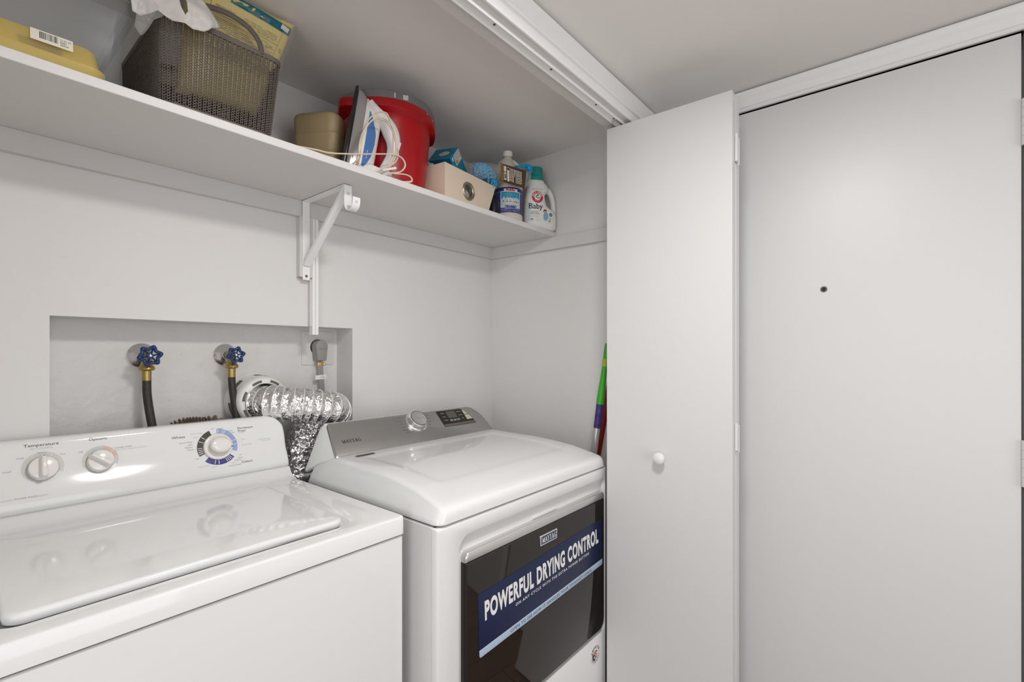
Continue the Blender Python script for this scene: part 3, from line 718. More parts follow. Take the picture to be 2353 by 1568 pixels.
def dial(cx, cy, r, a, name, big_=False):
    T = WC @ Matrix.Translation((cx, cy, .0005)) @ Matrix.Rotation(deg(a), 4, 'Z'); bm = new()
    if not big_:
        lathe(bm, [(r + .0015, 0), (r + .0015, .004), (r, .005)], 44, T, mi=1)
        lathe(bm, [(r, .004), (r, .012), (r - .0012, .0145), (r - .004, .0155), (.001, .0160)], 44, T)
        G = rrect(-.0075, .0065, -r * .93, r * 1.02, (.003, .003, .006, .006), 6)
        def gr(z, sc): return [(p[0] * sc * (1 - .30 * max(0, p[1]) / r), p[1] * (1 - (1 - sc) * .25), z) for p in G]
        loft(bm, [gr(.014, 1.15), gr(.020, .95), gr(.026, .8), gr(.0290, .62), gr(.0300, .35)], T=T)
        k = put('knob', bm, ['knob_white', 'satin_silver'], par=cons, ang=40)
        b2 = new(); poly(b2, [(-.0006, r * .72), (.0006, r * .72), (.0006, r * 1.0), (-.0006, r * 1.0)], T, .0292); put('pointer', b2, 'dark_print', par=k, flat=True)
    else:
        lathe(bm, [(.0345, .000), (.0345, .006), (.0335, .0085), (.031, .0095), (.026, .0088), (.018, .0085)], 52, T)
        put('dial_skirt', bm, 'knob_white', par=cons, ang=50)
        b3 = new(); G = [(.0245 * math.cos(t_) * (1 if abs(math.sin(t_)) < .9 else .98), .0205 * math.sin(t_), 0) for t_ in [2 * PI * i / 48 for i in range(48)]]
        def gg(z, s, sy=None): return [(p[0] * s, p[1] * (sy or s), z) for p in G]
        loft(b3, [gg(.008, .80), gg(.012, .92), gg(.020, 1.0), gg(.026, 1.02), gg(.0300, .97, .90), gg(.0325, .90, .70), gg(.0335, .8, .40), gg(.0338, .4, .15)], T=T)
        k = put('knob', b3, 'knob_white', par=cons, ang=60)
        b2 = new(); prism(b2, [(.0225, -.0042), (.0225, .0042), (.0335, 0)], .0090, .0125, T @ Matrix.Rotation(deg(0), 4, 'Z')); put('pointer', b2, 'arc_black', par=k)
dial(.1500, .0860, .0235, 0, 'temp'); dial(.2425, .0855, .0232, 52, 'opt'); dial(.0280, .0860, .0235, 0, 'load'); dial(.4800, .0815, .024, -9, 'cycle', True)

# ---------------------------------------------------------------- dryer
DX0, DX1 = .6875, 1.4245; dr = thing('clothes_dryer', 'white front loading clothes dryer with dark glass door and grey metal control panel', 'dryer', (1.056, 1.08, 0))
bm = new(); box(bm, DX0, DX1, .792, 1.355, .02, .903); put('cabinet', bm, 'appliance_side', par=dr, bev=.004, seg=3)
for x in (.73, 1.38):
    for y in (.84, 1.30):
        bm = new(); lathe(bm, [(.018, 0), (.018, .006), (.007, .008), (.007, .022)], 16, Matrix.Translation((x, y, 0))); put('foot', bm, 'black_plastic', par=dr)
DF = frame((0, .775, 0), (1, 0, 0), (0, 0, 1))      # local z points to the room
bm = new()
O = rrect(DX0 - .0005, DX1 + .0005, .021, .9015, (.004, .004, .004, .004), 8)
I = rrect(.7505, 1.4195, .3640, .8680, (.022, .038, .014, .014), 8)
I2 = rrect(.7560, 1.4160, .3690, .8260, (.016, .024, .012, .012), 8)
rings = [at(O, -.0175), at(O, -.0175 + .0155), at(O, -.0035, 0), at(O, -.0010, .0022), at(O, 0, .0060)]
rings = [at(O, -.0175), at(O, -.0050), at(O, -.0016, .0018), at(O, 0, .0065)]
rings += [[(p[0], p[1], 0) for p in I], [(p[0], p[1], -.0015) for p in at(I, 0, .0022)], [(a_[0] * .75 + b_[0] * .25, a_[1] * .75 + b_[1] * .25, -.012) for a_, b_ in zip(I, I2)], [(a_[0] * .3 + b_[0] * .7, a_[1] * .3 + b_[1] * .7, -.0165) for a_, b_ in zip(I, I2)], [(p[0], p[1], -.0240) for p in I2]]
loft(bm, rings, True, True, DF); put('front_panel', bm, 'appliance_white', par=dr, ang=55)
# door
bm = new(); GL = rrect(.7735, 1.4125, .3775, .7990, (.0015, .0015, .010, .030), 8)
loft(bm, [at(GL, -.0225, .004), at(GL, -.0200), at(GL, -.0025), at(GL, -.0006, .0008), at(GL, .0003, .0030)], True, True, DF)
dd = put('door', bm, 'black_glass', par=dr, ang=50)
bm = new(); CR = rrect(.7735, 1.4125, .7995, .8235, (.014, .014, .001, .001), 8)
loft(bm, [at(CR, -.0225, .002), at(CR, -.020), at(CR, -.004), at(CR, -.0005, .0015), at(CR, .0008, .004)], True, True, DF); put('door_handle_trim', bm, 'satin_silver', par=dd, ang=50)
bm = new(); slab(bm, rrect(1.045, 1.160, .8255, .8345, .003), -.024, -.0145, .002, DF); put('door_catch', bm, 'appliance_white', par=dr)
# badge
T = DF @ Matrix.Translation((1.0943, .7665, .0004)); bm = new()
slab(bm, rrect(-.0402, .0402, -.0140, .0140, .0012), 0, .0030, .0010, T); bd = put('badge', bm, 'chrome', par=dd)
bm = new(); poly(bm, [(-.036, -.0105), (.036, -.0105), (.036, .0105), (-.036, .0105)], T, .00315); put('badge_field', bm, 'navy_text', par=bd, flat=True)
bm = new(); serif(bm, 'MAYTAG', -.0325, -.0072, .0145, .067, T, .0034); put('badge_lettering', bm, 'white_print', par=bd, flat=True)
# sales sticker on the door
T = DF @ Matrix.Translation((1.1045, .6515, .0006)) @ Matrix.Rotation(math.radians(2.35), 4, 'Z'); hw, hh = .2915, .0755
bm = new(); rr_ = rrect(-hw, hw, -hh, hh, (.004, .006, .006, .006), 5)
slab(bm, rr_, 0, .0006, .0001, T)
st = put('promotion_sticker', bm, 'navy_label', par=dd)
bm = new(); slab(bm, rrect(-hw + .0002, hw - .0002, -hh + .0002, -hh + .0185, (.0003, .0003, .006, .006), 4), .0006, .0008, .00005, T); put('sticker_stripe', bm, 'light_blue_print', par=st)
bm = new(); txt(bm, 'POWERFUL DRYING CONTROL', -hw + .022, .0070, .0420, T, w=.5370, z=.0011, bold=.044, sp=1.14)
txt(bm, 'ON ANY CYCLE WITH THE EXTRA POWER BUTTON', -.155, -.0125, .0076, T, w=.362, z=.0011, bold=.015, sp=1.25); put('sticker_lettering', bm, 'white_print', par=st, flat=True)
bm = new(); txt(bm, 'OPEN TO SEE HOW IT HANDLES YOUR TOUGHEST LOADS', -.178, -.0700, .0080, T, w=.398, z=.0011, sp=1.15); put('sticker_lettering', bm, 'navy_text', par=st, flat=True)
# round sticker at the lower right of the front
T = DF @ Matrix.Translation((1.3545, .3135, .0006)); bm = new(); disc(bm, 0, 0, .0285, T, 0, 0, 40)
rs = put('round_sticker', bm, 'cap_white', par=dr, flat=True); bm = new()
for ch, a in zip('AMERICA', (152, 131, 110, 90, 70, 49, 28)):
    aa = math.radians(a); txt(bm, ch, .0205 * math.cos(aa), .0205 * math.sin(aa), .0066, T, al='C', z=.0004, rot=aa - PI / 2, bold=.03)
for a in range(200, 341, 7):
    aa = math.radians(a); sector(bm, 0, 0, .0185, .0205, aa - .03, aa + .03, T, .0003); sector(bm, 0, 0, .0225, .0245, aa - .03, aa + .03, T, .0003)
sector(bm, -.002, 0, .0105, .0175, deg(150), deg(268), T, .0003, 1)
sector(bm, 0, -.004, .005, .0095, deg(20), deg(150), T, .0003, 2); sector(bm, 0, -.004, .0125, .0165, deg(40), deg(140), T, .0003, 2); sector(bm, 0, -.004, .004, .0095, deg(285), deg(350), T, .0003, 2)
star = []
for k in range(10):
    r_ = .0055 if k % 2 == 0 else .0023; a = PI / 2 + k * PI / 5; star.append((-.0135 + .006 + r_ * math.cos(a), -.006 + r_ * math.sin(a)))
disc(bm, -.0075, -.006, .0078, T, .00035, 1); poly(bm, star, T, .0005, 3)
put('sticker_emblem', bm, ['dark_print', 'navy_text', 'red_print', 'white_print'], par=rs, flat=True)
# lid / top
ys = [.7725, .7728, .7740, .7770, .7820, .789, .798, .810, .83, .85, .87, .88, .89, .90, .92, .96, 1.0, 1.04, 1.08, 1.12, 1.15, 1.17, 1.18, 1.19, 1.2, 1.22, 1.24, 1.28, 1.325]
zt = [(.7725, .914), (.7728, .922), (.7740, .9290), (.7770, .9345), (.7820, .9390), (.789, .9425), (.798, .9455), (.83, .9535), (.88, .9655), (.95, .9745), (1.04, .9805), (1.24, .9835), (1.325, .9835)]
def lin(t_, x):
    for (a, b), (c, d) in zip(t_, t_[1:]):
        if x <= c: return b + (d - b) * (x - a) / (c - a)
    return t_[-1][1]
def ss(x): x = min(1, max(0, x)); return x * x * (3 - 2 * x)
bm = new(); rings = []
for y in ys:
    zc = lin(zt, y); d = y - .7725; R = .022; ins = 0 if d > R else R - math.sqrt(R * R - (R - d) ** 2)
    xa, xb = DX0 + ins, DX1 - ins; zb = .9065; cx = (zc - zb) * .50
    half = [(xa + .0010, zb), (xa, zb + .003)]
    top = []
    for k in range(1, 4): top.append((xa + cx * .8 * k / 4, zb + .003 + (zc - zb - .003) * (k / 4) * .86))
    for q in (0, .2, .45, .75, 1): # rounded shoulder
        a = q * PI / 2; r_ = .018; top.append((xa + cx * .8 + r_ * (1 - math.cos(a)) * 1.1, zc - (zc - zb) * .17 * (1 - math.sin(a))))
    lft = half + top; xs_ = [xa + cx * .8 + .02, ]
    mids = [.760, .775, .785, .792, .800, .815, .85, .92, 1.0, 1.056, 1.11, 1.19, 1.26, 1.297, 1.312, 1.320, 1.327, 1.337, 1.352]
    ring = [(x, y, z) for x, z in lft]
    for x in mids:
        ex = min(x - .778, 1.334 - x) / .022; ey = min(y - .862, 1.205 - y) / .030
        dz = -.0030 * ss(ex) * ss(ey); ring.append((x, y, zc + dz))
    ring += [(DX0 + DX1 - x, y, z) for x, z in lft[::-1]]
    rings.append(ring)
loft(bm, rings); put('top_lid', bm, 'appliance_white', par=dr, ang=50)
bm = new(); box(bm, DX0 + .006, DX1 - .006, .7890, 1.352, .9020, .9070); put('lid_gap', bm, 'gap_dark', par=dr)
# control console
a45 = Vector((0, .09, .092)).normalized(); DCn = frame((0, 1.24, .983), (1, 0, 0), (0, .09, .092))
FO = rrect(.7250, 1.3880, -.004, .1230, (.060, .016, .012, .004), 9)
FO = [(p[0] - .16 * max(0, p[1]) * max(0, min(1, (p[0] - 1.30) / .09)) + .16 * max(0, p[1]) * max(0, min(1, (.76 - p[0]) / .035)), p[1], 0) for p in FO]
def wy(p): q = DCn @ Vector(p); return q
face = [wy((p[0], p[1], 0)) for p in at(FO, 0, .0045)]; edge = [wy((p[0], p[1], -.0025)) for p in at(FO, 0, .0008)]; edge2 = [wy((p[0], p[1], -.008)) for p in FO]
back = []
for p in FO:
    fx = (p[0] - .725) / (1.388 - .725); v_ = (p[1] + .004) / .127
    x = DX0 + .002 + (DX1 - DX0 - .004) * fx
    x += (.034 * v_ * (1 if fx < .5 else -1)) * abs(2 * fx - 1) ** 3
    back.append(Vector((x, 1.352, .930 + v_ * .128)))
bm = new(); loft(bm, [face, edge, edge2], True, True, mi=0)
cs = put('control_console', bm, 'brushed_steel', par=dr, ang=40)
def inset(R_, k): 
    c = sum(R_, Vector()) / len(R_); return [c + (p - c) * k for p in R_]
edge3 = inset(edge2, .9975); bm = new(); mid = [a.lerp(b, .55) + Vector((0, .0, .006)) for a, b in zip(edge3, back)]
loft(bm, [edge3, mid, back], True, True); put('console_housing', bm, 'appliance_side', par=dr, ang=40)
K = DCn @ Matrix.Translation((1.0555, .0820, 0)); bm = new()
lathe(bm, [(.0400, 0), (.0395, .0015), (.0375, .002), (.0365, .003)], 48, K); lathe(bm, [(.0350, .001), (.0335, .018), (.0320, .0215), (.0300, .0225)], 48, K)
kb = put('knob', bm, 'chrome', par=cs, ang=40)
bm = new(); lathe(bm, [(.0300, .0222), (.0285, .0228), (.0005, .0228)], 48, K, cap0=False); put('knob_cap', bm, 'satin_silver', par=kb)
bm = new(); sector(bm, 0, 0, .0288, .0303, 0, 2 * PI, K, .0231, n=48); put('knob_ring', bm, 'gap_dark', par=kb, flat=True)
bm = new(); txt(bm, 'EXTRA POWER', 0, -.002, .0046, K, al='C', w=.047, z=.0234, bold=.02); put('knob_lettering', bm, 'grey_print', par=kb, flat=True)
bm = new(); box(bm, -.0015, .0015, -.0350, -.0300, .004, .0218, K @ Matrix.Rotation(.25, 4, 'Z')); put('knob_index', bm, 'satin_silver', par=kb)
for i, s in enumerate(('Normal', 'Heavy Duty', 'Whites', 'Towels', 'Bulky Items', 'Timed Dry')):
    a = deg(152 + i * 15); bm = new(); txt(bm, s, 1.0555 + .052 * math.cos(a) - (.002 * abs(i - 2.5)), .0820 + .050 * math.sin(a), .0026, DCn, al='R', z=.0004, sx=1.2); put('lettering', bm, 'dark_print', par=cs, flat=True)
for i, s in enumerate(('Sheets', 'Delicates', 'Quick Dry', 'Sanitize', 'Steam', 'Refresh')):
    a = deg(38 - i * 15); bm = new(); txt(bm, s, 1.0555 + .050 * math.cos(a), .0820 + .050 * math.sin(a), .0026, DCn, al='L', z=.0004, sx=1.2); put('lettering', bm, 'dark_print', par=cs, flat=True)
bm = new(); serif(bm, 'MAYTAG', .7640, .0440, .0108, .0620, DCn, .0006); put('lettering', bm, 'dark_print', par=cs, flat=True)
PN = [(1.1650, .0440), (1.3225, .0440), (1.3180, .0600), (1.3100, .0820), (1.3020, .1000), (1.2920, .1100), (1.2780, .1140), (1.1635, .1140)]
bm = new(); prism(bm, PN, .0002, .0010, DCn); pn = put('display_panel', bm, 'panel_black', par=cs)
bm = new()
poly(bm, [(1.2040, .0790), (1.2480, .0790), (1.2480, .1085), (1.2040, .1085)], DCn, .0013, 0)
poly(bm, [(1.2870, .0865), (1.3060, .0865), (1.2990, .1010), (1.2900, .1080), (1.2870, .1085)], DCn, .0013, 1); poly(bm, [(1.2870, .0630), (1.3150, .0630), (1.3080, .0840), (1.2870, .0840)], DCn, .0013, 1)
for k in range(3): poly(bm, [(1.2035 + k * .0175, .0640), (1.2175 + k * .0175, .0640), (1.2175 + k * .0175, .0725), (1.2035 + k * .0175, .0725)], DCn, .0013, 2)
poly(bm, [(1.1655, .0442), (1.3220, .0442), (1.3190, .0540), (1.1655, .0540)], DCn, .0012, 3)
put('display_buttons', bm, ['lcd', 'button_cream', 'button_grey', 'slot_brown'], par=pn, flat=True)
for s, x, v_ in (('Wrinkle', .1845 + 1.0, .1010), ('Sensor', 1.1860, .0855), ('Dryness', 1.1860, .0700), ('More Time', 1.2670, .1010), ('Less Time', 1.2670, .0855), ('Temp', 1.2690, .0700)): bm = new(); txt(bm, s, x, v_, .0028, DCn, al='C', z=.0015, sx=1.15, bold=.03); put('display_lettering', bm, 'button_cream', par=pn, flat=True)
for s, x, v_ in (('on', 1.2950, .0945), ('>II', 1.2985, .0720)): bm = new(); txt(bm, s, x, v_, .0034, DCn, al='C', z=.0017); put('button_lettering', bm, 'slot_brown', par=pn, flat=True)
bm = new(); poly(bm, [(.7700, 1.2040), (.8300, 1.2040), (.8300, 1.2190), (.7700, 1.2190)], None, .9850); put('rating_label', bm, 'slot_brown', par=dr, flat=True)

# ---------------------------------------------------------------- things on the shelf
SZ = 1.7702
# clear storage tub with a yellow tray inside
t = thing('storage_tub', 'clear frosted plastic tub with a barcode label at the left end of the shelf', 'storage tub', (.05, 1.28, SZ))
bm = new()
def tubring(z, g, wall=0): return [(x, y, z) for x, y, _ in rrect(-.165 - g + wall, .2225 + g - wall, 1.128 - g * .4 + wall, 1.440 + g * .4 - wall, .022, 6)]
loft(bm, [tubring(SZ, 0, .010), tubring(SZ + .003, 0, .002), tubring(SZ + .012, .001), tubring(1.926, .021), tubring(1.927, .033), tubring(1.931, .033), tubring(1.931, .023), tubring(1.955, .024), tubring(1.955, .022), tubring(SZ + .012, -.001), tubring(SZ + .004, -.002, .004)], True, True)
tb = put('tub_body', bm, 'tub_plastic', par=t, ang=50)
bm = new(); T = frame((.105, 1.1215, 1.8010), (1, 0, .02), (.01, 0, 1)); slab(bm, rrect(0, .053, 0, .018, .0006), 0, .0004, .0001, T); lb = put('barcode_label', bm, 'label_paper', par=t)
bm = new(); rnd = random.Random(5); x = .011
while x < .034:
    wd = rnd.choice((.0004, .0007, .0012)); poly(bm, [(x, .005), (x + wd, .005), (x + wd, .016), (x, .016)], T, .0007); x += wd + rnd.choice((.0005, .0008, .0011))
for s, v_ in (('12 01 77', .0115), ('0461', .0075), ('30524', .0035)): txt(bm, s, .0365, v_, .0030, T, maxw=.014, z=.0007)
put('barcode', bm, 'dark_print', par=lb, flat=True)
bm = new()
def dishr(z, k, r): return [(x, y, z) for x, y, _ in rrect(-.090 - k, .2005 + k, 1.146 - k, 1.400 + k, r, 8)]
loft(bm, [dishr(SZ + .005, .002, .022), dishr(SZ + .020, .008, .026), dishr(SZ + .025, .008, .026), dishr(SZ + .0265, .001, .022), dishr(SZ + .060, -.005, .020), dishr(SZ + .064, -.011, .016)])
o = put('yellow_tray', bm, 'yellow_plastic', ang=50); tag(o, 'yellow plastic tray lying inside the clear frosted tub', 'tray')

# knitted basket
t = thing('knit_basket', 'grey brown knitted look plastic basket with looped handle next to the clear tub', 'basket', (.41, 1.29, SZ))
BX0, BX1, BY0, BY1 = .288, .526, 1.128, 1.452; BH = 1.955
def perim(z, off=0.0, n=None):
    k = (z - SZ) / (BH - SZ); s = .011 * (1 - k)
    return rrect(BX0 + s * .2 - off, BX1 - s * 1.8 + off, BY0 + s * .5 - off, BY1 - s + off, .028, 10, z)
def along(ring, cnt):
    pts = [Vector(p) for p in ring]; pts.append(pts[0]); L = [0]
    for a, b in zip(pts, pts[1:]): L.append(L[-1] + (b - a).length)
    out = []; j = 0
    for i in range(cnt):
        s = L[-1] * i / cnt
        while L[j + 1] < s: j += 1
        f = (s - L[j]) / max(1e-9, L[j + 1] - L[j]); out.append((pts[j].lerp(pts[j + 1], f), (pts[j + 1] - pts[j]).normalized()))
    return out
NC, NP, SPP = 112, 15, 8
lo, hi = along(perim(SZ + .010), NC), along(perim(BH - .006), NC); bm = new()
for i in range(NC):
    (a, ta), (b, tb_) = lo[i], hi[i]; tg_ = (ta + tb_).normalized(); nrm = tg_.cross(Vector((0, 0, 1))).normalized()
    for s in (1, -1):
        pts = []
        for k in range(NP * SPP + 1):
            f = k / (NP * SPP); p = a.lerp(b, f); th_ = 2 * PI * (k / SPP) + (PI * (i % 2))
            sn = math.sin(th_); pts.append(p + tg_ * (s * .0030 * math.copysign(abs(sn) ** .8, sn)) + nrm * (.0009 * s * math.cos(th_)))
        tube(bm, pts, .00105, 5)
    # bridging arcs to the next column
    (a2, _), (b2, _) = lo[(i + 1) % NC], hi[(i + 1) % NC]
    for k in range(NP):
        if (i + k) % 1 == 0 and i % 2 == 0:
            f = (k + .25) / NP; p, q = a.lerp(b, f), a2.lerp(b2, (k + .25) / NP)
            tube(bm, [p + tg_ * .002, p.lerp(q, .5) - Vector((0, 0, .0016)), q - tg_ * .002], .0009, 4)
bk = put('knit_body', bm, 'basket_plastic', par=t, ang=80)
bm = new(); loft(bm, [perim(SZ, -.004), perim(SZ + .003), perim(SZ + .010), perim(SZ + .011, -.003), perim(SZ + .004, -.004)], True, True); put('base', bm, 'basket_plastic', par=t)
def rimz(x):  # front and back rims bend up slightly at the middle
    return 0
bm = new(); loft(bm, [perim(BH - .006, .0015), perim(BH + .004, .0020), perim(BH + .0055, 0), perim(BH + .004, -.0030), perim(BH - .006, -.0025)], False, False, loop=True)
put('rim', bm, 'basket_plastic', par=t)
for yy in (1.1285, 1.4515):
    P = spline([(.335, yy, 1.953), (.337, yy, 1.972), (.348, yy, 1.990), (.370, yy, 2.002), (.405, yy, 2.008), (.440, yy, 2.003), (.462, yy, 1.990), (.474, yy, 1.972), (.476, yy, 1.953)], 8)
    bm = new(); tube(bm, P, .0058, 12, ry=.0045); put('handle', bm, 'basket_plastic', par=t)

# yellow package standing in the basket
t = thing('yellow_package', 'yellow and teal plastic package printed with instructions sticking out of the basket', 'package', (.44, 1.20, SZ + .03))
A, B_, C_2, D_ = (.345, 1.172, 2.082), (.574, 1.175, 2.090), (.512, 1.240, 1.860), (.340, 1.240, 1.850)
bm = new()
Bm = Vector(B_); Cm = Vector(C_2)
nrm = pillow(bm, A, B_, C_2, D_, .058, 26, 22, .0006, pw=.32, seed=2, fmi=lambda u, v: 0)
bd = put('package_body', bm, 'bag_yellow', par=t, ang=80)
def onbag(u, v, lift=.0012):
    A_, Bb, Cc, Dd = map(Vector, (A, B_, C_2, D_)); p = A_ * (1 - u) * (1 - v) + Bb * u * (1 - v) + Cc * u * v + Dd * (1 - u) * v
    k = (16 * u * (1 - u) * v * (1 - v)) ** .32 * .058 / 2; n = (Bb - A_).cross(Dd - A_).normalized()
    if n.y > 0: n = -n
    return p + n * (k + lift)
bm = new()
def strip(u0, v0, u1, v1, wd, mi=0, n=8, lift=.0014):
    d = Vector((u1 - u0, v1 - v0)); q = Vector((-d.y, d.x)).normalized() * wd
    for k in range(n):
        f0, f1 = k / n, (k + 1) / n; a = (u0 + d.x * f0, v0 + d.y * f0); b = (u0 + d.x * f1, v0 + d.y * f1)
        vs = [bm.verts.new(onbag(min(.985, max(.015, x)), min(.985, max(.012, y)), lift)) for x, y in (a, b, (b[0] + q.x, b[1] + q.y), (a[0] + q.x, a[1] + q.y))]
        f = bm.faces.new(vs); f.material_index = mi
strip(.36, .012, .975, .060, .085, 0, 14, .0010)
put('teal_band', bm, 'bag_teal', par=bd, flat=True)
bm = new(); poly_ = None
strip(.86, .060, .950, .075, .05, 0, 4, .0026); put('band_label', bm, 'box_white', par=bd, flat=True)
bm = new()
strip(.20, .02, .17, .55, .004, 0, 14, .0016); strip(.90, .12, .86, .50, .004, 0, 14, .0016); strip(.17, .40, .86, .42, .004, 0, 12, .0016); strip(.22, .235, .88, .28, .004, 0, 12, .0016)
rnd = random.Random(11)
for r_ in range(26):
    v0 = .165 + r_ * .0175
    if abs(v0 - .245) < .012: continue
    u = .23
    while u < .84:  # printed words
        L_ = rnd.uniform(.015, .07); u1 = min(.85, u + L_)
        if rnd.random() < .9: strip(u, v0 + (u - .2) * .05, u1, v0 + (u1 - .2) * .05, .0050 if rnd.random() < .85 else .008, 0, 2, .0016)
        u = u1 + rnd.uniform(.005, .014)
put('fine_print', bm, 'bag_rule', par=bd, flat=True)
bm = new()
TB = frame(onbag(.085, .16, .0030), Vector(B_) - Vector(A), Vector(A) - Vector(D_))
txt(bm, 'AL', 0, 0, .0085, TB, z=0); TB = frame(onbag(.905, .30, .0030), Vector(B_) - Vector(A), Vector(A) - Vector(D_)); txt(bm, 'the', 0, 0, .0060, TB, z=0, rot=-1.5)
TB = frame(onbag(.885, .46, .0030), Vector(B_) - Vector(A), Vector(A) - Vector(D_)); txt(bm, 'So', 0, 0, .0060, TB, z=0, rot=-1.2)
put('package_lettering', bm, 'bag_print', par=bd, flat=True)
# clear wrap around the package
bm = new(); pillow(bm, Vector(A) + V(-.005, .004, .004), Vector(B_) + V(.012, .004, .002), Vector(C_2) + V(.02, 0, -.004), Vector(D_) + V(-.005, 0, 0), .072, 16, 14, .0022, pw=.34, seed=9)
put('clear_wrap', bm, 'clear_film', par=t, ang=180)
# white plastic bag draped over the tub and the basket
def cloth(bm, outline, y0, rnd, amp, hole=None, th=.0006, grid=.006, T=None):
    from mathutils.geometry import delaunay_2d_cdt
    pts = [Vector((x, z)) for x, z in outline]; n0 = len(pts); edges = [(i, (i + 1) % n0) for i in range(n0)]
    faces_in = [list(range(n0))]
    if hole:
        h0 = len(pts); pts += [Vector((x, z)) for x, z in hole]; m_ = len(hole); edges += [(h0 + i, h0 + (i + 1) % m_) for i in range(m_)]
    x0, x1 = min(p.x for p in pts), max(p.x for p in pts); z0, z1 = min(p.y for p in pts), max(p.y for p in pts)
    def inside(q, pl):
        c = False
        for i in range(len(pl)):
            a, b = pl[i], pl[i - 1]
            if (a[1] > q[1]) != (b[1] > q[1]) and q[0] < (b[0] - a[0]) * (q[1] - a[1]) / (b[1] - a[1]) + a[0]: c = not c
        return c
    x = x0
    while x < x1:
        z = z0
        while z < z1:
            q = (x + rnd.uniform(-.3, .3) * grid, z + rnd.uniform(-.3, .3) * grid)
            if inside(q, outline) and not (hole and inside(q, hole)): pts.append(Vector(q))
            z += grid
        x += grid
    vs, es, fs, _, _, _ = delaunay_2d_cdt(pts, edges, [], 0, 1e-6)
    from mathutils import noise as NZ
    vv_ = [bm.verts.new(Vector((p.x, y0(p.x, p.y) + amp * NZ.noise(Vector((p.x * 38, p.y * 38, 3.3))) + amp * .5 * NZ.noise(Vector((p.x * 95, p.y * 60, 7.1))), p.y))) for p in vs]
    for f in fs:
        c = sum((vs[i] for i in f), Vector((0, 0))) / len(f)
        if inside(c, outline) and not (hole and inside(c, hole)):
            try: bm.faces.new([vv_[i] for i in f])
            except ValueError: pass
WB = [(.232, 2.03), (.236, 1.935), (.2395, 1.916), (.2516, 1.9145), (.2600, 1.921), (.2684, 1.9295), (.2782, 1.9386), (.2881, 1.9306), (.2995, 1.9262), (.3164, 1.9245), (.3323, 1.9235), (.3425, 1.925), (.3515, 1.9279), (.3585, 1.9325), (.3642, 1.9391), (.3750, 1.948), (.3829, 1.9552), (.3785, 1.9634), (.3642, 1.9749), (.3460, 1.987), (.3405, 1.9886), (.335, 2.03)]
HO = [(.3060, 1.990), (.3079, 1.9702), (.3105, 1.9519), (.3177, 1.9412), (.321, 1.9484), (.319, 1.9642), (.3177, 1.9757), (.3190, 1.990)]
bm = new(); cloth(bm, WB, lambda x, z: 1.104 + .25 * max(0, z - 1.985) + .012 * math.sin((x - .24) * 34 + z * 20), random.Random(4), .012, HO)
o = put('plastic_carrier_bag', bm, 'white_film', ang=180, flat=True); sd = o.modifiers.new('thick', 'SOLIDIFY'); sd.thickness = .0009
tag(o, 'white plastic carrier bag with a handle hole draped over the basket corner', 'plastic bag')
CB = [(.247, 2.03), (.245, 1.96), (.2465, 1.925), (.2420, 1.89), (.2500, 1.872), (.2560, 1.880), (.2650, 1.898), (.2720, 1.916), (.2850, 1.928), (.292, 1.94), (.29, 2.03)]
bm = new(); cloth(bm, CB, lambda x, z: 1.112 + .2 * max(0, z - 1.97), random.Random(6), .008)
o = put('clear_plastic_bag', bm, 'clear_film', ang=180, flat=True); sd = o.modifiers.new('thick', 'SOLIDIFY'); sd.thickness = .0006
tag(o, 'thin clear plastic sheet hanging between the tub and the knitted basket', 'plastic bag')

# tan box
T = frame((.662, 1.352, SZ), (.5145, -.8575, 0), (0, 0, 1)); bm = new()   # u along the visible side, v up, n away from it (sign handled)
Tt = Matrix(T); n_ = Vector((.8575, .5145, 0))
def tanring(v, g): return [Vector((.650, 1.352, SZ)) + Vector((.5145, -.8575, 0)) * x + n_ * y + Vector((0, 0, v)) for x, y, _ in rrect(0 - g, .136 + g, 0 - g, .072 + g, .024, 7)]
rg = []
for v, g in ((0, -.006), (.004, -.003), (.022, -.0025), (.0235, -.0045), (.026, -.0025), (.075, -.0010), (.0765, -.0030), (.079, -.0010), (.128, 0), (.1295, -.002), (.132, 0), (.174, .0005), (.182, -.001), (.188, -.006), (.191, -.014)): rg.append(tanring(v, g))
loft(bm, rg); o = put('tan_plastic_box', bm, 'tan_plastic', ang=50); tag(o, 'ribbed tan plastic box standing behind the iron', 'box')

# steam iron standing on its heel
t = thing('clothes_iron', 'white and blue steam iron standing on its heel in front of the red bucket', 'iron', (.70, 1.165, SZ))
ev = Vector((.1736, 0, .9848)); eh = Vector((.9848, 0, -.1736)); ew = Vector((0, 1, 0)); O_ = Vector((.712, 1.203, SZ + .0015))
IR = Matrix.Identity(4)
for i in range(3): IR[i][0], IR[i][1], IR[i][2], IR[i][3] = ev[i], ew[i], eh[i], O_[i]   # local x=length, y=width, z=height
IR2 = Matrix.Translation(O_) @ Matrix.Rotation(math.radians(-24), 4, 'Z') @ Matrix.Translation(-O_) @ IR
def plan(s0, s1, W, n=22, pw=1.75):
    L = s1 - s0; o = []
    for i in range(n + 1):
        f = i / n; s = s0 + L * f; wv = W * (1 - f ** pw) ** .80 * (1 - .10 * (1 - f) ** 6); o.append((s, wv))
    o[-1] = (s1, 0.0)
    return [(s, w_) for s, w_ in o] + [(s, -w_) for s, w_ in o[-2::-1]]
def lay(bm, specs, mi=0, pw=1.75):
    rings = []
    for h, s1, W in specs:
        s0 = .176 * h; rings.append([(s, w_, h) for s, w_ in plan(s0, s1, W, pw=pw)])
    loft(bm, rings, True, True, IR2, mi)
bm = new(); lay(bm, [(0, .2500, .0490), (.001, .2540, .0520), (.006, .2560, .0530), (.0085, .2530, .0515)]); put('soleplate', bm, 'iron_black', par=t, ang=50)
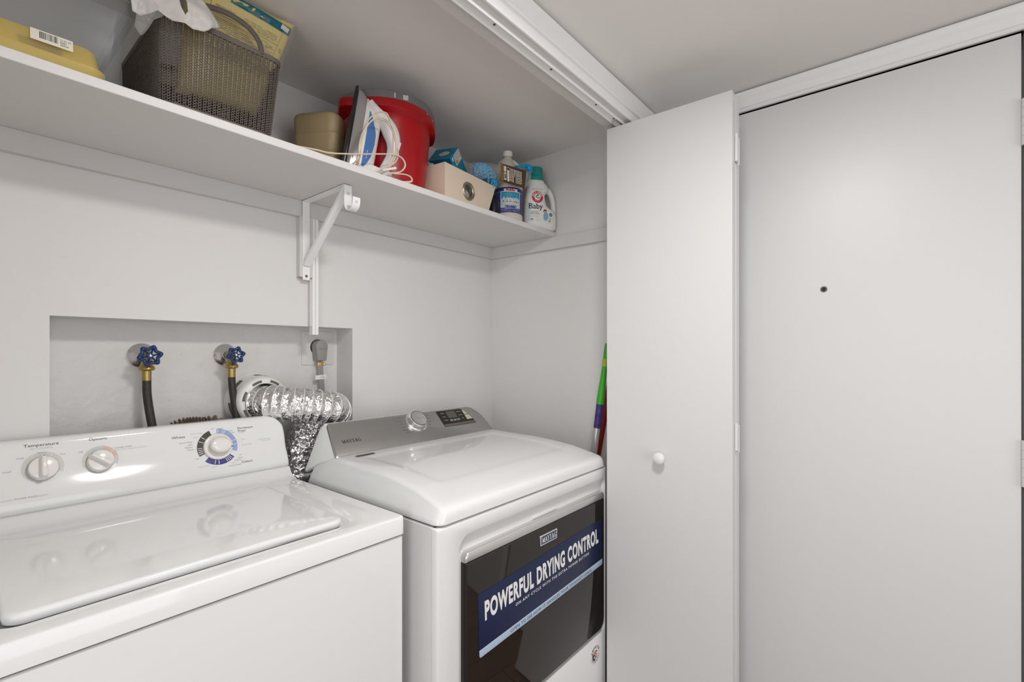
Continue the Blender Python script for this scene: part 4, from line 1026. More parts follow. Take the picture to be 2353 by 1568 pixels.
bm = new(); lay(bm, [(.0088, .2440, .0475), (.011, .2470, .0500), (.022, .2440, .0495), (.036, .2300, .0470)]); put('skirt', bm, 'iron_steel', par=t, ang=50)
bm = new(); lay(bm, [(.0362, .2310, .0478), (.040, .2300, .0480), (.050, .2220, .0465), (.062, .2120, .0410), (.072, .2020, .0330), (.080, .1950, .0230), (.084, .1850, .012)]); by = put('body_shell', bm, 'iron_white', par=t, ang=50)
bm = new()
bm = new()
WT = [(.0362, .2310, .0478), (.040, .2300, .0480), (.050, .2220, .0465), (.062, .2120, .0410), (.072, .2020, .0330), (.080, .1950, .0230)]
def wside(s, h):
    for (h0, a0, w0), (h1, a1, w1) in zip(WT, WT[1:]):
        if h <= h1:
            k = (h - h0) / (h1 - h0); s1, W = a0 + (a1 - a0) * k, w0 + (w1 - w0) * k; s0 = .176 * h; f = min(1, max(0, (s - s0) / (s1 - s0)))
            return W * (1 - f ** 1.75) ** .80 * (1 - .10 * (1 - f) ** 6)
HI = [(.022, .054), (.035, .062), (.06, .070), (.10, .0745), (.13, .0735), (.165, .061), (.190, .0495)]
for sd_ in (-1, 1):
    G = []
    for i in range(25):
        s = .022 + (.190 - .022) * i / 24; hi_ = HI[-1][1]
        for (a, b), (c, d) in zip(HI, HI[1:]):
            if s <= c: hi_ = b + (d - b) * (s - a) / (c - a); break
        G.append([bm.verts.new(IR2 @ Vector((s, sd_ * (wside(s, .0475 + (hi_ - .0475) * j / 8) + .0010), .0475 + (hi_ - .0475) * j / 8))) for j in range(9)])
    for i in range(24):
        for j in range(8): bm.faces.new((G[i][j], G[i + 1][j], G[i + 1][j + 1], G[i][j + 1]))
put('water_tank', bm, 'iron_blue', par=t, ang=50)
bm = new(); P = spline([(.222, 0, .044), (.203, 0, .066), (.183, 0, .093), (.163, 0, .111), (.140, 0, .124), (.115, 0, .1285), (.090, 0, .126), (.068, 0, .120), (.048, 0, .114), (.030, 0, .108)], 6)
nP = len(P); tube(bm, P, [.009 + .013 * math.exp(-((i / nP - .33) / .22) ** 2) + .0055 * (i / nP) for i in range(nP)], 14, IR2, ry=[.011 + .011 * math.exp(-((i / nP - .22) / .22) ** 2) for i in range(nP)]); put('handle', bm, 'iron_white', par=t, ang=60)
bm = new(); rings = [[(x, y, z) for x, y in ((.176 * z, -w_), (.176 * z, w_), (.176 * z + d, w_ * .9), (.176 * z + d, -w_ * .9))] for z, w_, d in ((.050, .044, .03), (.075, .040, .026), (.100, .032, .022), (.125, .026, .020), (.136, .020, .016))]
loft(bm, rings, True, True, IR2); put('heel_rest', bm, 'iron_white', par=t, bev=.004, seg=3)
bm = new(); slab(bm, rrect(-.013, .013, -.009, .009, .005), 0, .008, .002, IR2 @ Matrix.Translation((.128, 0, .1385)) @ Matrix.Rotation(-.12, 4, 'Y')); put('steam_button', bm, 'iron_white', par=t)
bm = new(); TT = IR2 @ frame((0, -.0475, .055), (0, 0, 1), (1, 0, 0)); 
TT = IR2 @ frame((.045, -.0487, .058), (1, 0, 0), (0, 0, -1));[poly(bm, [(a, b), (a + .0035, b + .0006), (a + .0030, b + .0016), (a - .0004, b + .0010)], TT, .0016) for a, b in ((0, 0), (.005, .0008), (.010, -.0004), (.015, .0006), (.0195, 0))]; put('script_mark', bm, 'white_print', par=t, flat=True)
def cord(P, name='cord', r=.0027, ry=.0018):
    b = new(); tube(b, spline(P, 7), r, 8, ry=ry, up=(0, 1, 0)); return put(name, b, 'cord_cream', par=t)
cord([(.7201, 1.125, 1.7739), (.7155, 1.108, 1.7929), (.7166, 1.104, 1.8236), (.7247, 1.105, 1.863), (.7412, 1.104, 1.8997), (.7678, 1.103, 1.9264), (.7952, 1.104, 1.9348), (.808, 1.106, 1.9183), (.8158, 1.106, 1.8997), (.8184, 1.104, 1.8684), (.8132, 1.102, 1.8237), (.8003, 1.104, 1.792), (.7780, 1.125, 1.7740)])
cord([(.7790, 1.125, 1.7735), (.8095, 1.103, 1.7956), (.829, 1.100, 1.8209), (.829, 1.100, 1.849), (.8199, 1.1, 1.8868), (.8018, 1.099, 1.9102), (.7741, 1.098, 1.9126), (.7498, 1.099, 1.8993), (.7308, 1.1, 1.8738), (.7191, 1.1, 1.8433), (.7099, 1.1, 1.8099), (.7070, 1.108, 1.7824), (.706, 1.13, 1.7730)])
cord([(.7150, 1.125, 1.7735), (.7110, 1.106, 1.790), (.7080, 1.1, 1.815), (.7180, 1.1, 1.852), (.7380, 1.1, 1.886), (.7620, 1.1, 1.905), (.790, 1.1, 1.909), (.812, 1.102, 1.893), (.824, 1.1, 1.86), (.822, 1.1, 1.83), (.812, 1.1, 1.80)])
cord([(.560, 1.128, 1.7730), (.5964, 1.112, 1.7725), (.6287, 1.106, 1.7735), (.671, 1.100, 1.7830), (.7158, 1.096, 1.7955), (.788, 1.093, 1.8178), (.8213, 1.092, 1.8247), (.8425, 1.092, 1.8195), (.8506, 1.094, 1.8045), (.8398, 1.098, 1.7872), (.8135, 1.102, 1.7760), (.788, 1.11, 1.7730)])
cord([(.7927, 1.106, 1.7727), (.821, 1.102, 1.7765), (.8529, 1.100, 1.7828), (.8749, 1.102, 1.7832), (.8847, 1.106, 1.777), (.8830, 1.114, 1.7730), (.870, 1.13, 1.7728)])
bm = new(); a, b = Vector((.8199, 1.094, 1.7895)), Vector((.7800, 1.100, 1.7735)); n6 = 15
tube(bm, [a.lerp(b, i / n6) for i in range(n6 + 1)], [.0042 - .0012 * i / n6 if i % 3 else .0028 for i in range(n6 + 1)], 10); put('strain_relief', bm, 'iron_white', par=t)

# red bucket holding a grey bucket
BC = (.918, 1.271)
t = thing('red_bucket', 'red plastic bucket with a grey one nested in its rim, behind the iron', 'bucket', (BC[0], BC[1], SZ))
T = Matrix.Translation((BC[0], BC[1], 0)); bm = new()
lathe(bm, [(.108, SZ), (.114, SZ + .003), (.1165, SZ + .02), (.134, 1.966), (.1350, 1.974), (.1495, 1.975), (.1505, 1.980), (.1500, 2.004), (.1480, 2.009), (.143, 2.009), (.1325, 1.97), (.113, SZ + .008)], 72, T)
A0_ = math.radians(186)
for v in bm.verts:
    dx, dy = v.co.x - BC[0], v.co.y - BC[1]; r_ = math.hypot(dx, dy)
    if r_ > .1425:
        da = (math.atan2(dy, dx) - A0_ + PI) % (2 * PI) - PI; k = 1 + .15 * math.exp(-(da / .20) ** 2); v.co.x = BC[0] + dx * k; v.co.y = BC[1] + dy * k
        if v.co.z < 1.985: a9 = math.atan2(dy, dx); v.co.z += .010 - .022 * math.exp(-((a9 + .42) / .45) ** 2)
put('bucket_body', bm, 'bucket_red', par=t, ang=40)
bm = new(); lathe(bm, [(.1435, 2.009), (.1460, 2.011), (.1465, 2.030), (.1445, 2.034), (.1400, 2.034), (.1375, 2.014), (.10, 1.95)], 72, T, cap0=False, cap1=False); put('grey_rim', bm, 'bucket_grey', par=t, ang=40)
bm = new()
for a, z, w_ in ((-108, 2.019, .012), (-104, 2.021, .006), (-118, 2.019, .004)):
    aa = math.radians(a); curved(bm, .1468, .1468, aa, aa + w_ / .15, z - .006, z + .008, T, 2)
for a, z, w_, h_ in ((-62, 1.993, .004, .006), (-40, 1.92, .006, .010), (-44, 1.83, .008, .02), (-75, 2.000, .003, .004)):
    aa = math.radians(a); r_ = .1509 if z > 1.98 else .116 + (z - SZ) * .08 + .0012; curved(bm, r_, r_ + h_ * .08, aa, aa + w_ / .15, z, z + h_, T, 2)
put('paint_drips', bm, 'faint_print', par=t, flat=True)

# cream fabric bin
u_ = Vector((.2776, .031, 0)).normalized(); n_in = Vector((-u_.y, u_.x, 0)); W_ = .2790
t = thing('fabric_bin', 'cream fabric storage bin with a round metal grommet right of the red bucket', 'storage bin', (1.17, 1.20, SZ))
TBn = Matrix.Identity(4); o_ = Vector((1.0430, 1.140, SZ))
for i in range(3): TBn[i][0], TBn[i][1], TBn[i][2], TBn[i][3] = u_[i], (0, 0, 1)[i], -n_in[i], o_[i]
HB = .1155; GC = (.1200, .0560); GR = .0225
def quadpt(a):  # point on the front outline in direction a from the grommet centre
    c, s = math.cos(a), math.sin(a); P4 = [(0, 0), (W_ - .050, 0), (W_, HB), (0, HB)]; best = None
    for i in range(4):
        (x0, y0), (x1, y1) = P4[i], P4[(i + 1) % 4]; dx, dy = x1 - x0, y1 - y0; den = c * dy - s * dx
        if abs(den) < 1e-9: continue
        tt = ((x0 - GC[0]) * dy - (y0 - GC[1]) * dx) / den; uu = ((x0 - GC[0]) * s - (y0 - GC[1]) * c) / den
        if tt > 0 and -1e-6 <= uu <= 1 + 1e-6 and (best is None or tt < best): best = tt
    return (GC[0] + c * best, GC[1] + s * best)
bm = new(); angs = sorted([2 * PI * i / 60 for i in range(60)] + [math.atan2(y - GC[1], x - GC[0]) % (2 * PI) for x, y in ((0, 0), (W_ - .05, 0), (W_, HB), (0, HB))])
ou = [quadpt(a) for a in angs]; inn_ = [(GC[0] + GR * math.cos(a), GC[1] + GR * math.sin(a)) for a in angs]
loft(bm, [[(x, y, 0) for x, y in ou], [(x, y, 0) for x, y in inn_], [(x, y, -.003) for x, y in inn_], [(x, y, -.003) for x, y in ou]], False, False, TBn, loop=True)
DPT = .120
def bslab(pts): 
    vs = [bm.verts.new(TBn @ Vector(p)) for p in pts]; 
    for q in ((0, 1, 2, 3), (7, 6, 5, 4), (0, 4, 5, 1), (1, 5, 6, 2), (2, 6, 7, 3), (3, 7, 4, 0)): bm.faces.new([vs[i] for i in q])
bslab([(0, 0, -.003), (0, HB, -.003), (0, HB, -DPT), (0, 0, -DPT), (.003, 0, -.003), (.003, HB, -.003), (.003, HB, -DPT), (.003, 0, -DPT)])
bslab([(W_ - .05, 0, -.003), (W_, HB, -.003), (W_, HB, -DPT), (W_ - .05, 0, -DPT), (W_ - .053, 0, -.003), (W_ - .003, HB, -.003), (W_ - .003, HB, -DPT), (W_ - .053, 0, -DPT)])
bslab([(0, 0, -DPT), (W_ - .05, 0, -DPT), (W_, HB, -DPT), (0, HB, -DPT), (0, 0, -DPT - .003), (W_ - .05, 0, -DPT - .003), (W_, HB, -DPT - .003), (0, HB, -DPT - .003)])
bslab([(.003, .0005, -.003), (W_ - .053, .0005, -.003), (W_ - .053, .0005, -DPT), (.003, .0005, -DPT), (.003, .003, -.003), (W_ - .053, .003, -.003), (W_ - .053, .003, -DPT), (.003, .003, -DPT)])
put('bin_shell', bm, 'bin_fabric', par=t)
bm = new(); tube(bm, [TBn @ Vector(p) for p in ((W_, HB, 0), (0, HB, 0), (0, HB, -DPT))], .0016, 6); tube(bm, [TBn @ Vector(p) for p in ((0, HB - .008, .0), (W_ - .004, HB - .008, .0))], .0006, 5); put('seam', bm, 'bin_fabric', par=t)
bm = new(); lathe(bm, [(GR - .0015, -.004), (GR - .0015, .001), (GR + .001, .0035), (GR + .0045, .0042), (GR + .0075, .0030), (GR + .0090, .0002)], 44, TBn @ Matrix.Translation((GC[0], GC[1], 0)), cap0=False, cap1=False); put('grommet', bm, 'grommet_metal', par=t, ang=60)
bm = new(); tube(bm, [TBn @ Vector((GC[0] + (GR + .0052) * math.cos(a), GC[1] + (GR + .0052) * math.sin(a), .0042)) for a in [2 * PI * i / 48 for i in range(48)]], .0014, 6, closed=True, up=tuple(-n_in)); put('grommet_ring', bm, 'grommet_metal', par=t)
# crumpled clear bag inside the bin
def L2(x, y, z): return TBn @ Vector((x, y, z))
bm = new(); pillow(bm, L2(.012, .125, -.055), L2(.17, .105, -.05), L2(.18, .010, -.03), L2(.02, .008, -.03), .045, 18, 16, .0045, pw=.3, seed=12)
o = put('crumpled_clear_bag', bm, 'crumple_film', ang=180); tag(o, 'crumpled clear plastic bag inside the cream bin, seen through its grommet and at its top', 'plastic bag')
bm = new(); pillow(bm, L2(-.001 + .01, .140, -.085), L2(.065, .132, -.07), L2(.07, .095, -.07), L2(.008, .100, -.08), .02, 12, 8, .004, pw=.3, seed=21)
o = put('crumpled_clear_bag', bm, 'crumple_film', ang=180); tag(o, 'small crumpled clear wrap poking out at the left top of the cream bin', 'plastic bag')
# light bulb box
P1 = Vector((1.2059, 1.25, 2.0172)); e1 = Vector((-.024, .090, .0055)); e2 = Vector((-.052, -.015, -.061)); e3 = Vector((.068, .022, -.063))
t = thing('light_bulb_box', 'blue cardboard light bulb box with barcode side leaning in the cream bin', 'box', (1.20, 1.27, 1.90))
bm = new(); c8 = [P1, P1 + e1, P1 + e1 + e2, P1 + e2]; c8 += [p + e3 for p in c8]; vs = [bm.verts.new(p) for p in c8]
for q, mi in (((0, 1, 2, 3), 0), ((7, 6, 5, 4), 1), ((0, 4, 5, 1), 1), ((1, 5, 6, 2), 1), ((2, 6, 7, 3), 1), ((3, 7, 4, 0), 2)):
    f = bm.faces.new([vs[i] for i in q]); f.material_index = mi
bx = put('carton', bm, ['box_blue', 'box_side', 'box_blue'], par=t, bev=.0006)
TF = frame(P1 + e2, e3, -e2); TF2 = frame(P1 + e2 + e1, -e1, -e2)     # side with barcode, and end with the picture
n1 = (TF.to_3x3() @ Vector((0, 0, 1))); 
L3, L2_, L1 = e3.length, e2.length, e1.length
sgn = 1 if n1.y < 0 else -1
bm = new(); poly(bm, [(.004, L2_ * .30), (L3 * .44, L2_ * .30), (L3 * .44, L2_ * .97), (.004, L2_ * .97)], TF, .0006 * sgn, 0); poly(bm, [(L3 * .86, .006), (L3 * .97, .006), (L3 * .97, .030), (L3 * .86, .030)], TF, .0006 * sgn, 0); poly(bm, [(.006, .008), (.018, .008), (.018, .02), (.006, .02)], TF, .0006 * sgn, 0)
poly(bm, [(L3 * .30, L2_ * .36), (L3 * .40, L2_ * .36), (L3 * .40, L2_ * .55), (L3 * .30, L2_ * .55)], TF, .0009 * sgn, 1)
for k in range(9): poly(bm, [(.007 + (k % 3) * .0085, L2_ * .36 + (k // 3) * .016), (.013 + (k % 3) * .0085, L2_ * .36 + (k // 3) * .016), (.013 + (k % 3) * .0085, L2_ * .36 + .011 + (k // 3) * .016), (.007 + (k % 3) * .0085, L2_ * .36 + .011 + (k // 3) * .016)], TF, .0009 * sgn, 2)
put('printed_side', bm, ['box_white', 'box_orange', 'faint_print'], par=bx, flat=True)
n2 = (TF2.to_3x3() @ Vector((0, 0, 1))); sg2 = 1 if n2.dot(-e3) > 0 else -1
bm = new(); bl = [(L1 * .50 + .026 * math.cos(a) * (1.0 if math.cos(a) > 0 else .75), L2_ * .50 + (.016 if math.cos(a) > -.4 else .011) * math.sin(a)) for a in [2 * PI * i / 36 for i in range(36)]]
poly(bm, bl, TF2, .0006 * sg2, 0); put('bulb_picture', bm, 'box_white', par=bx, flat=True)

# blue chenille mitt in a clear bag
t = thing('chenille_duster', 'light blue chenille duster in a clear bag lying between the bin and the ammonia', 'duster', (1.27, 1.19, 1.89))
bm = new(); rnd = random.Random(8); cc = Vector((1.282, 1.185, 1.918)); R3 = Euler((0, math.radians(22), math.radians(8))).to_matrix()
for i in range(150):
    f = (i + .5) / 150; ph = math.acos(1 - 2 * f); th_ = PI * (1 + 5 ** .5) * i
    d = Vector((math.sin(ph) * math.cos(th_), math.sin(ph) * math.sin(th_), math.cos(ph)))
    d = Vector([math.copysign(abs(c) ** .8, c) for c in d]); p = cc + R3 @ Vector((d.x * .056, d.y * .030, d.z * .021))
    Mx = Matrix.Translation(p) @ Euler((rnd.uniform(0, 3), rnd.uniform(0, 3), rnd.uniform(0, 3))).to_matrix().to_4x4() @ Matrix.Diagonal((.0100, .0056, .0056, 1))
    bmesh.ops.create_icosphere(bm, subdivisions=2, radius=1, matrix=Mx)
put('chenille_pile', bm, 'chenille', par=t, ang=80)
bm = new(); pillow(bm, (1.200, 1.190, 1.945), (1.335, 1.170, 1.972), (1.355, 1.165, 1.905), (1.205, 1.185, 1.885), .078, 16, 10, .0025, pw=.35, seed=4); put('clear_bag', bm, 'clear_film', par=t, ang=180)

# jugs
def bottle(T, rows, par, name, m_, e=2.6, n=36):
    b = new(); loft(b, [sring(*r, n=n, e=e) for r in rows], True, True, T); return put(name, b, m_, par=par, ang=50)
t = thing('ammonia_jug', 'translucent jug with purple and teal ammonia label and white cap', 'jug', (1.428, 1.202, SZ))
T = Matrix.Translation((1.428, 1.202, SZ)) @ Matrix.Rotation(math.radians(-38), 4, 'Z')
rows = [(0, -.048, .048, .048), (.004, -.054, .054, .054), (.012, -.057, .057, .057), (.034, -.057, .057, .057), (.036, -.0555, .0555, .0555), (.134, -.0555, .0555, .0555), (.137, -.057, .057, .057), (.185, -.057, .054, .057), (.200, -.056, .046, .055), (.215, -.052, .036, .050), (.230, -.045, .028, .043), (.243, -.036, .022, .033), (.254, -.026, .018, .022), (.262, -.0175, .0155, .016), (.268, -.0165, .0145, .0155)]
bottle(T, rows, t, 'jug_body', 'jug_plastic', e=2.0)
bm = new(); tube(bm, spline([(.004, 0, .254), (.022, 0, .248), (.040, 0, .233), (.050, 0, .212), (.0500, 0, .190), (.045, 0, .172)], 6), .0085, 12, T, ry=.010); put('jug_handle', bm, 'jug_plastic', par=t)
bm = new(); lathe(bm, [(.0185, .266), (.0185, .284), (.0175, .286), (.0005, .286)], 28, T @ Matrix.Translation((-.001, 0, 0)), cap0=False); put('cap', bm, 'cap_white', par=t)
RL = .0560
def wrap(r=RL): return lambda x, y: Vector((r * math.sin(x / r), -r * math.cos(x / r), y))
def wpoly(bm, x0, x1, y0, y1, r, mi=0, n=None):
    n = n or max(1, int((x1 - x0) / .004)); W2 = wrap(r)
    for k in range(n):
        a, b = x0 + (x1 - x0) * k / n, x0 + (x1 - x0) * (k + 1) / n
        f = bm.faces.new([bm.verts.new(T @ W2(x, y)) for x, y in ((a, y0), (b, y0), (b, y1), (a, y1))]); f.material_index = mi
bm = new(); wpoly(bm, -.125, .125, .0375, .1330, RL - .0001); lbj = put('label', bm, 'amm_purple', par=t, flat=True)
bm = new(); wpoly(bm, -.125, -.0425, .1140, .1190, RL + .0003, 1); wpoly(bm, .0425, .125, .1140, .1190, RL + .0003, 1)
wpoly(bm, -.0410, .0410, .0560, .1180, RL + .0002, 0)      # white frame
wpoly(bm, -.0385, .0385, .0590, .0780, RL + .0004, 2); wpoly(bm, -.0385, .0385, .0780, .0900, RL + .0004, 3); wpoly(bm, -.0385, .0385, .0900, .1155, RL + .0004, 1)
wpoly(bm, -.0240, .0240, .0520, .0660, RL + .0006, 4)
wpoly(bm, -.0270, .0270, .1165, .1270, RL + .0006, 0)
put('label_art', bm, ['label_white', 'amm_teal', 'amm_pale', 'light_blue_print', 'amm_band'], par=lbj, flat=True)
bm = new(); txt(bm, 'Ammonia', 0, .0800, .0175, T, w=.0660, al='C', fmap=wrap(RL + .0009), bold=.03); put('label_lettering', bm, 'white_print', par=lbj, flat=True)
bm = new(); txt(bm, 'Ammonia', .0006, .0794, .0175, T, w=.0668, al='C', fmap=wrap(RL + .0007), bold=.075); txt(bm, 'Sudsy', 0, .0555, .0080, T, al='C', w=.036, fmap=wrap(RL + .0009), bold=.05); put('label_lettering', bm, 'navy_text', par=lbj, flat=True)
bm = new(); txt(bm, 'Publix', 0, .1182, .0085, T, al='C', w=.036, fmap=wrap(RL + .0009), bold=.05); put('label_lettering', bm, 'red_print', par=lbj, flat=True)
bm = new(); txt(bm, 'NET 64 FL OZ', -.041, .0480, .0042, T, maxw=.026, fmap=wrap(RL + .0007)); txt(bm, '(2 QT) 1.89 L', -.041, .0420, .0042, T, maxw=.024, fmap=wrap(RL + .0007)); txt(bm, 'WARNING', .020, .0500, .0038, T, maxw=.022, fmap=wrap(RL + .0007)); txt(bm, 'Keep out of reach', .008, .0455, .0030, T, maxw=.034, fmap=wrap(RL + .0007)); txt(bm, 'of children. See back', .008, .0415, .0030, T, maxw=.034, fmap=wrap(RL + .0007)); put('label_lettering', bm, 'faint_print', par=lbj, flat=True)
t = thing('bleach_jug', 'white jug half hidden behind the blue chenille duster', 'jug', (1.425, 1.375, SZ))
T = Matrix.Translation((1.425, 1.375, SZ))
bottle(T, [(0, -.052, .052, .045), (.005, -.058, .058, .05), (.18, -.058, .058, .05), (.205, -.052, .052, .045), (.225, -.036, .036, .033), (.238, -.022, .022, .021), (.246, -.019, .019, .019)], t, 'jug_body', 'cap_white')
bm = new(); lathe(bm, [(.0215, .244), (.0215, .262), (.020, .264), (.0005, .264)], 28, T, cap0=False); put('cap', bm, 'cap_white', par=t)
# brown pouch in front of the jug
t = thing('scrubber_pouch', 'brown printed pouch with bright blue hook and clear film hanging on the ammonia jug', 'pouch', (1.37, 1.128, 1.89))
A, B_, C_2, D_ = (1.3085, 1.130, 1.9592), (1.4350, 1.116, 1.9665), (1.4230, 1.116, 1.8960), (1.2990, 1.130, 1.8935)
bm = new(); pillow(bm, A, B_, C_2, D_, .007, 10, 8, .0004, pw=.5, seed=3); bd = put('printed_card', bm, 'pouch_brown', par=t, ang=80)
TP = frame(D_, Vector(C_2) - Vector(D_), Vector(A) - Vector(D_)); WP, HP = (Vector(C_2) - Vector(D_)).length, (Vector(A) - Vector(D_)).length; zz = .0042
if (TP.to_3x3() @ Vector((0, 0, 1))).y > 0: zz = -zz
bm = new(); s9 = 1 if zz > 0 else -1
poly(bm, [(.001, .001), (.015, .001), (.015, HP - .001), (.001, HP - .001)], TP, zz - s9 * .0012, 1)
poly(bm, [(.016, .038), (.028, .038), (.028, .058), (.016, .058)], TP, zz, 0); poly(bm, [(.016, .008), (.028, .008), (.028, .035), (.016, .035)], TP, zz, 0); poly(bm, [(.032, .006), (.043, .006), (.043, .057), (.032, .057)], TP, zz, 0)
disc(bm, .0375, .051, .0052, TP, zz + s9 * .0003, 2, 20); 
for k in range(9): poly(bm, [(.018 + k * .001, .013), (.0186 + k * .001, .013), (.0186 + k * .001, .030), (.018 + k * .001, .030)], TP, zz + s9 * .0003, 2)
rnd = random.Random(14)
for c_ in range(15):
    x = .046 + c_ * .0042; y = .056
    while y > .010:
        L_ = rnd.uniform(.004, .012); y1 = max(.008, y - L_)
        if not (c_ in (5, 6) and y < .035): poly(bm, [(x, y1), (x + .0022, y1), (x + .0022, y), (x, y)], TP, zz, 0)
        y = y1 - rnd.uniform(.001, .003)
put('printed_panel', bm, ['label_paper', 'pouch_tan', 'dark_print'], par=bd, flat=True)
bm = new(); pillow(bm, (1.4335, 1.118, 1.967), (1.4600, 1.112, 1.9700), (1.4600, 1.112, 1.9250), (1.4230, 1.118, 1.894), .012, 8, 8, .002, pw=.4, seed=31); put('clear_film', bm, 'clear_film', par=t, ang=180)
bm = new(); tube(bm, spline([(1.395, 1.135, 1.972), (1.425, 1.133, 1.984), (1.452, 1.130, 1.994), (1.466, 1.127, 1.994), (1.473, 1.125, 1.986), (1.475, 1.124, 1.975)], 6), .0060, 12, ry=.0085); bmesh.ops.create_uvsphere(bm, u_segments=18, v_segments=12, radius=.0135, matrix=Matrix.Translation((1.464, 1.127, 1.988))); put('blue_hook', bm, 'bright_blue', par=t, ang=80)
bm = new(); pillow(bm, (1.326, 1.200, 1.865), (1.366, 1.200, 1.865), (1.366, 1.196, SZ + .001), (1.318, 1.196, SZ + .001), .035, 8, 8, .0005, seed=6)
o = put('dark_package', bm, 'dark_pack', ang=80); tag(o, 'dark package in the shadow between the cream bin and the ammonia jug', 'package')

# detergent bottle
t = thing('detergent_bottle', 'white baby laundry detergent bottle with teal cap at the right end of the shelf', 'bottle', (1.567, 1.150, SZ))
T = Matrix.Translation((1.568, 1.154, SZ)) @ Matrix.Rotation(math.radians(-35), 4, 'Z')
rows = [(0, -.055, .058, .026), (.003, -.061, .064, .030), (.012, -.0665, .0685, .0345), (.04, -.0675, .0690, .0355), (.068, -.0670, .0665, .0355), (.078, -.0665, .0600, .0352), (.086, -.0660, .0420, .0350), (.094, -.0655, .0310, .0350), (.105, -.0645, .0250, .0348), (.125, -.0625, .0205, .0345), (.140, -.0590, .0190, .0340), (.146, -.0575, .0230, .0338), (.152, -.0560, .0330, .0335), (.160, -.0545, .0360, .0328), (.170, -.0525, .0350, .0320), (.180, -.0512, .0290, .0310), (.188, -.0505, .0200, .0305), (.196, -.0500, .0160, .0300)]
bb = bottle(T, rows, t, 'bottle_body', 'bottle_white', e=2.7)
bm = new(); tube(bm, spline([(.022, 0, .168), (.036, 0, .163), (.047, 0, .150), (.0545, 0, .130), (.058, 0, .108), (.0590, 0, .085), (.056, 0, .066)], 7), [.0125] * 12 + [.0105] * 24 + [.0115] * 7, 14, T, ry=.014); put('handle', bm, 'bottle_white', par=t)
bm = new(); TC = T @ Matrix.Translation((-.017, 0, 0))
def ridged(r, z, k=.0006, n=90): return [((r + k * (i % 3 == 0)) * math.cos(2 * PI * i / n), (r + k * (i % 3 == 0)) * math.sin(2 * PI * i / n), z) for i in range(n)]
lathe(bm, [(.0320, .195), (.0345, .196), (.0350, .200), (.0345, .210), (.0320, .213)], 44, TC); loft(bm, [ridged(.0300, .212, 0), ridged(.0300, .214), ridged(.0292, .246), ridged(.0275, .250, 0), ridged(.0235, .2505, 0)], True, True, TC); put('cap', bm, 'cap_teal', par=t, ang=30)
def bf(off=.0006):
    def g(x, z):
        for r0, r1 in zip(rows, rows[1:]):
            if z <= r1[0] or r1 is rows[-1]:
                k = (z - r0[0]) / (r1[0] - r0[0]); xl, xr, d = [r0[i] + (r1[i] - r0[i]) * k for i in (1, 2, 3)]; break
        cx, a = (xl + xr) / 2, (xr - xl) / 2; q = min(.98, abs((x - cx) / a)); return Vector((x, -(d * (1 - q ** 2.7) ** (1 / 2.7)) - off, z))
    return g
def fpoly(bm, pts, mi=0, off=.0006):
    f = bm.faces.new([bm.verts.new(T @ bf(off)(x, z)) for x, z in pts]); f.material_index = mi
def frect(bm, x0, x1, z0, z1, mi=0, off=.0006, nx=6, nz=6):
    for i in range(nx):
        for j in range(nz):
            a, b, c, d = x0 + (x1 - x0) * i / nx, x0 + (x1 - x0) * (i + 1) / nx, z0 + (z1 - z0) * j / nz, z0 + (z1 - z0) * (j + 1) / nz
            fpoly(bm, [(a, c), (b, c), (b, d), (a, d)], mi, off)
def fring(bm, cx, cz, r0, r1, a0=0, a1=2 * PI, mi=0, off=.0009, n=30, sx=1.0, sy=1.0):
    for k in range(n):
        b0, b1 = a0 + (a1 - a0) * k / n, a0 + (a1 - a0) * (k + 1) / n
        fpoly(bm, [(cx + sx * r * math.cos(b), cz + sy * r * math.sin(b)) for r, b in ((r0, b0), (r1, b0), (r1, b1), (r0, b1))], mi, off)
bm = new(); frect(bm, -.0545, .0120, .022, .158, 0, .0004, 8, 14); frect(bm, .0120, .0550, .022, .062, 0, .0004, 6, 5)
for k in range(6): frect(bm, -.058 + k * .0016, -.0564 + k * .0016, .03, .110 - k * .002, 1, .0006, 1, 8)
frect(bm, -.054, -.0475, .03, .100, 1, .0005, 2, 8)
lb_ = put('label', bm, ['label_white', 'label_tint'], par=bb, flat=True)
bm = new(); LX, LZ = -.0190, .1260
fring(bm, LX, LZ, .0135, .0235, mi=0); fring(bm, LX, LZ, .0235, .0245, mi=1, off=.0010); fring(bm, LX, LZ, 0, .0135, mi=1, off=.0010)
fring(bm, LX + .001, LZ + .007, 0, .0032, mi=2, off=.0014, n=12); 
for (x0, z0, x1, z1, w_) in ((-.008, .003, -.002, -.0015, .0022), (-.002, .0065, -.008, .003, .0018), (-.006, -.001, -.001, -.007, .0020), (.001, -.004, .007, -.0055, .0024), (.006, -.001, .0085, -.006, .0018)):
    d = Vector((x1 - x0, z1 - z0)); q = Vector((-d.y, d.x)).normalized() * w_; fpoly(bm, [(LX + x0, LZ + z0), (LX + x1, LZ + z1), (LX + x1 + q.x, LZ + z1 + q.y), (LX + x0 + q.x, LZ + z0 + q.y)], 2, .0014)
for ch, a in zip('ARM & HAMMER', [172 - k * 14.5 for k in range(12)]):
    if ch == ' ': continue
    aa = math.radians(a); txt(bm, ch, LX + .0160 * math.cos(aa), LZ + .0160 * math.sin(aa), .0052, T, al='C', rot=aa - PI / 2, fmap=bf(.0013), bold=.03, mi=1)
fring(bm, LX, LZ, .0165, .0180, deg(225), deg(315), 3, .0013, 14)
txt(bm, 'SIMPLE & CLEAN', LX, .1535, .0040, T, al='C', fmap=bf(.0010), maxw=.045, mi=5); txt(bm, 'CLEAN & BABY FRESH', LX, .1590, .0024, T, al='C', fmap=bf(.0010), maxw=.040, mi=5)
txt(bm, 'Baby', -.0530, .0790, .0205, T, w=.0560, fmap=bf(.0011), bold=.012, mi=2)
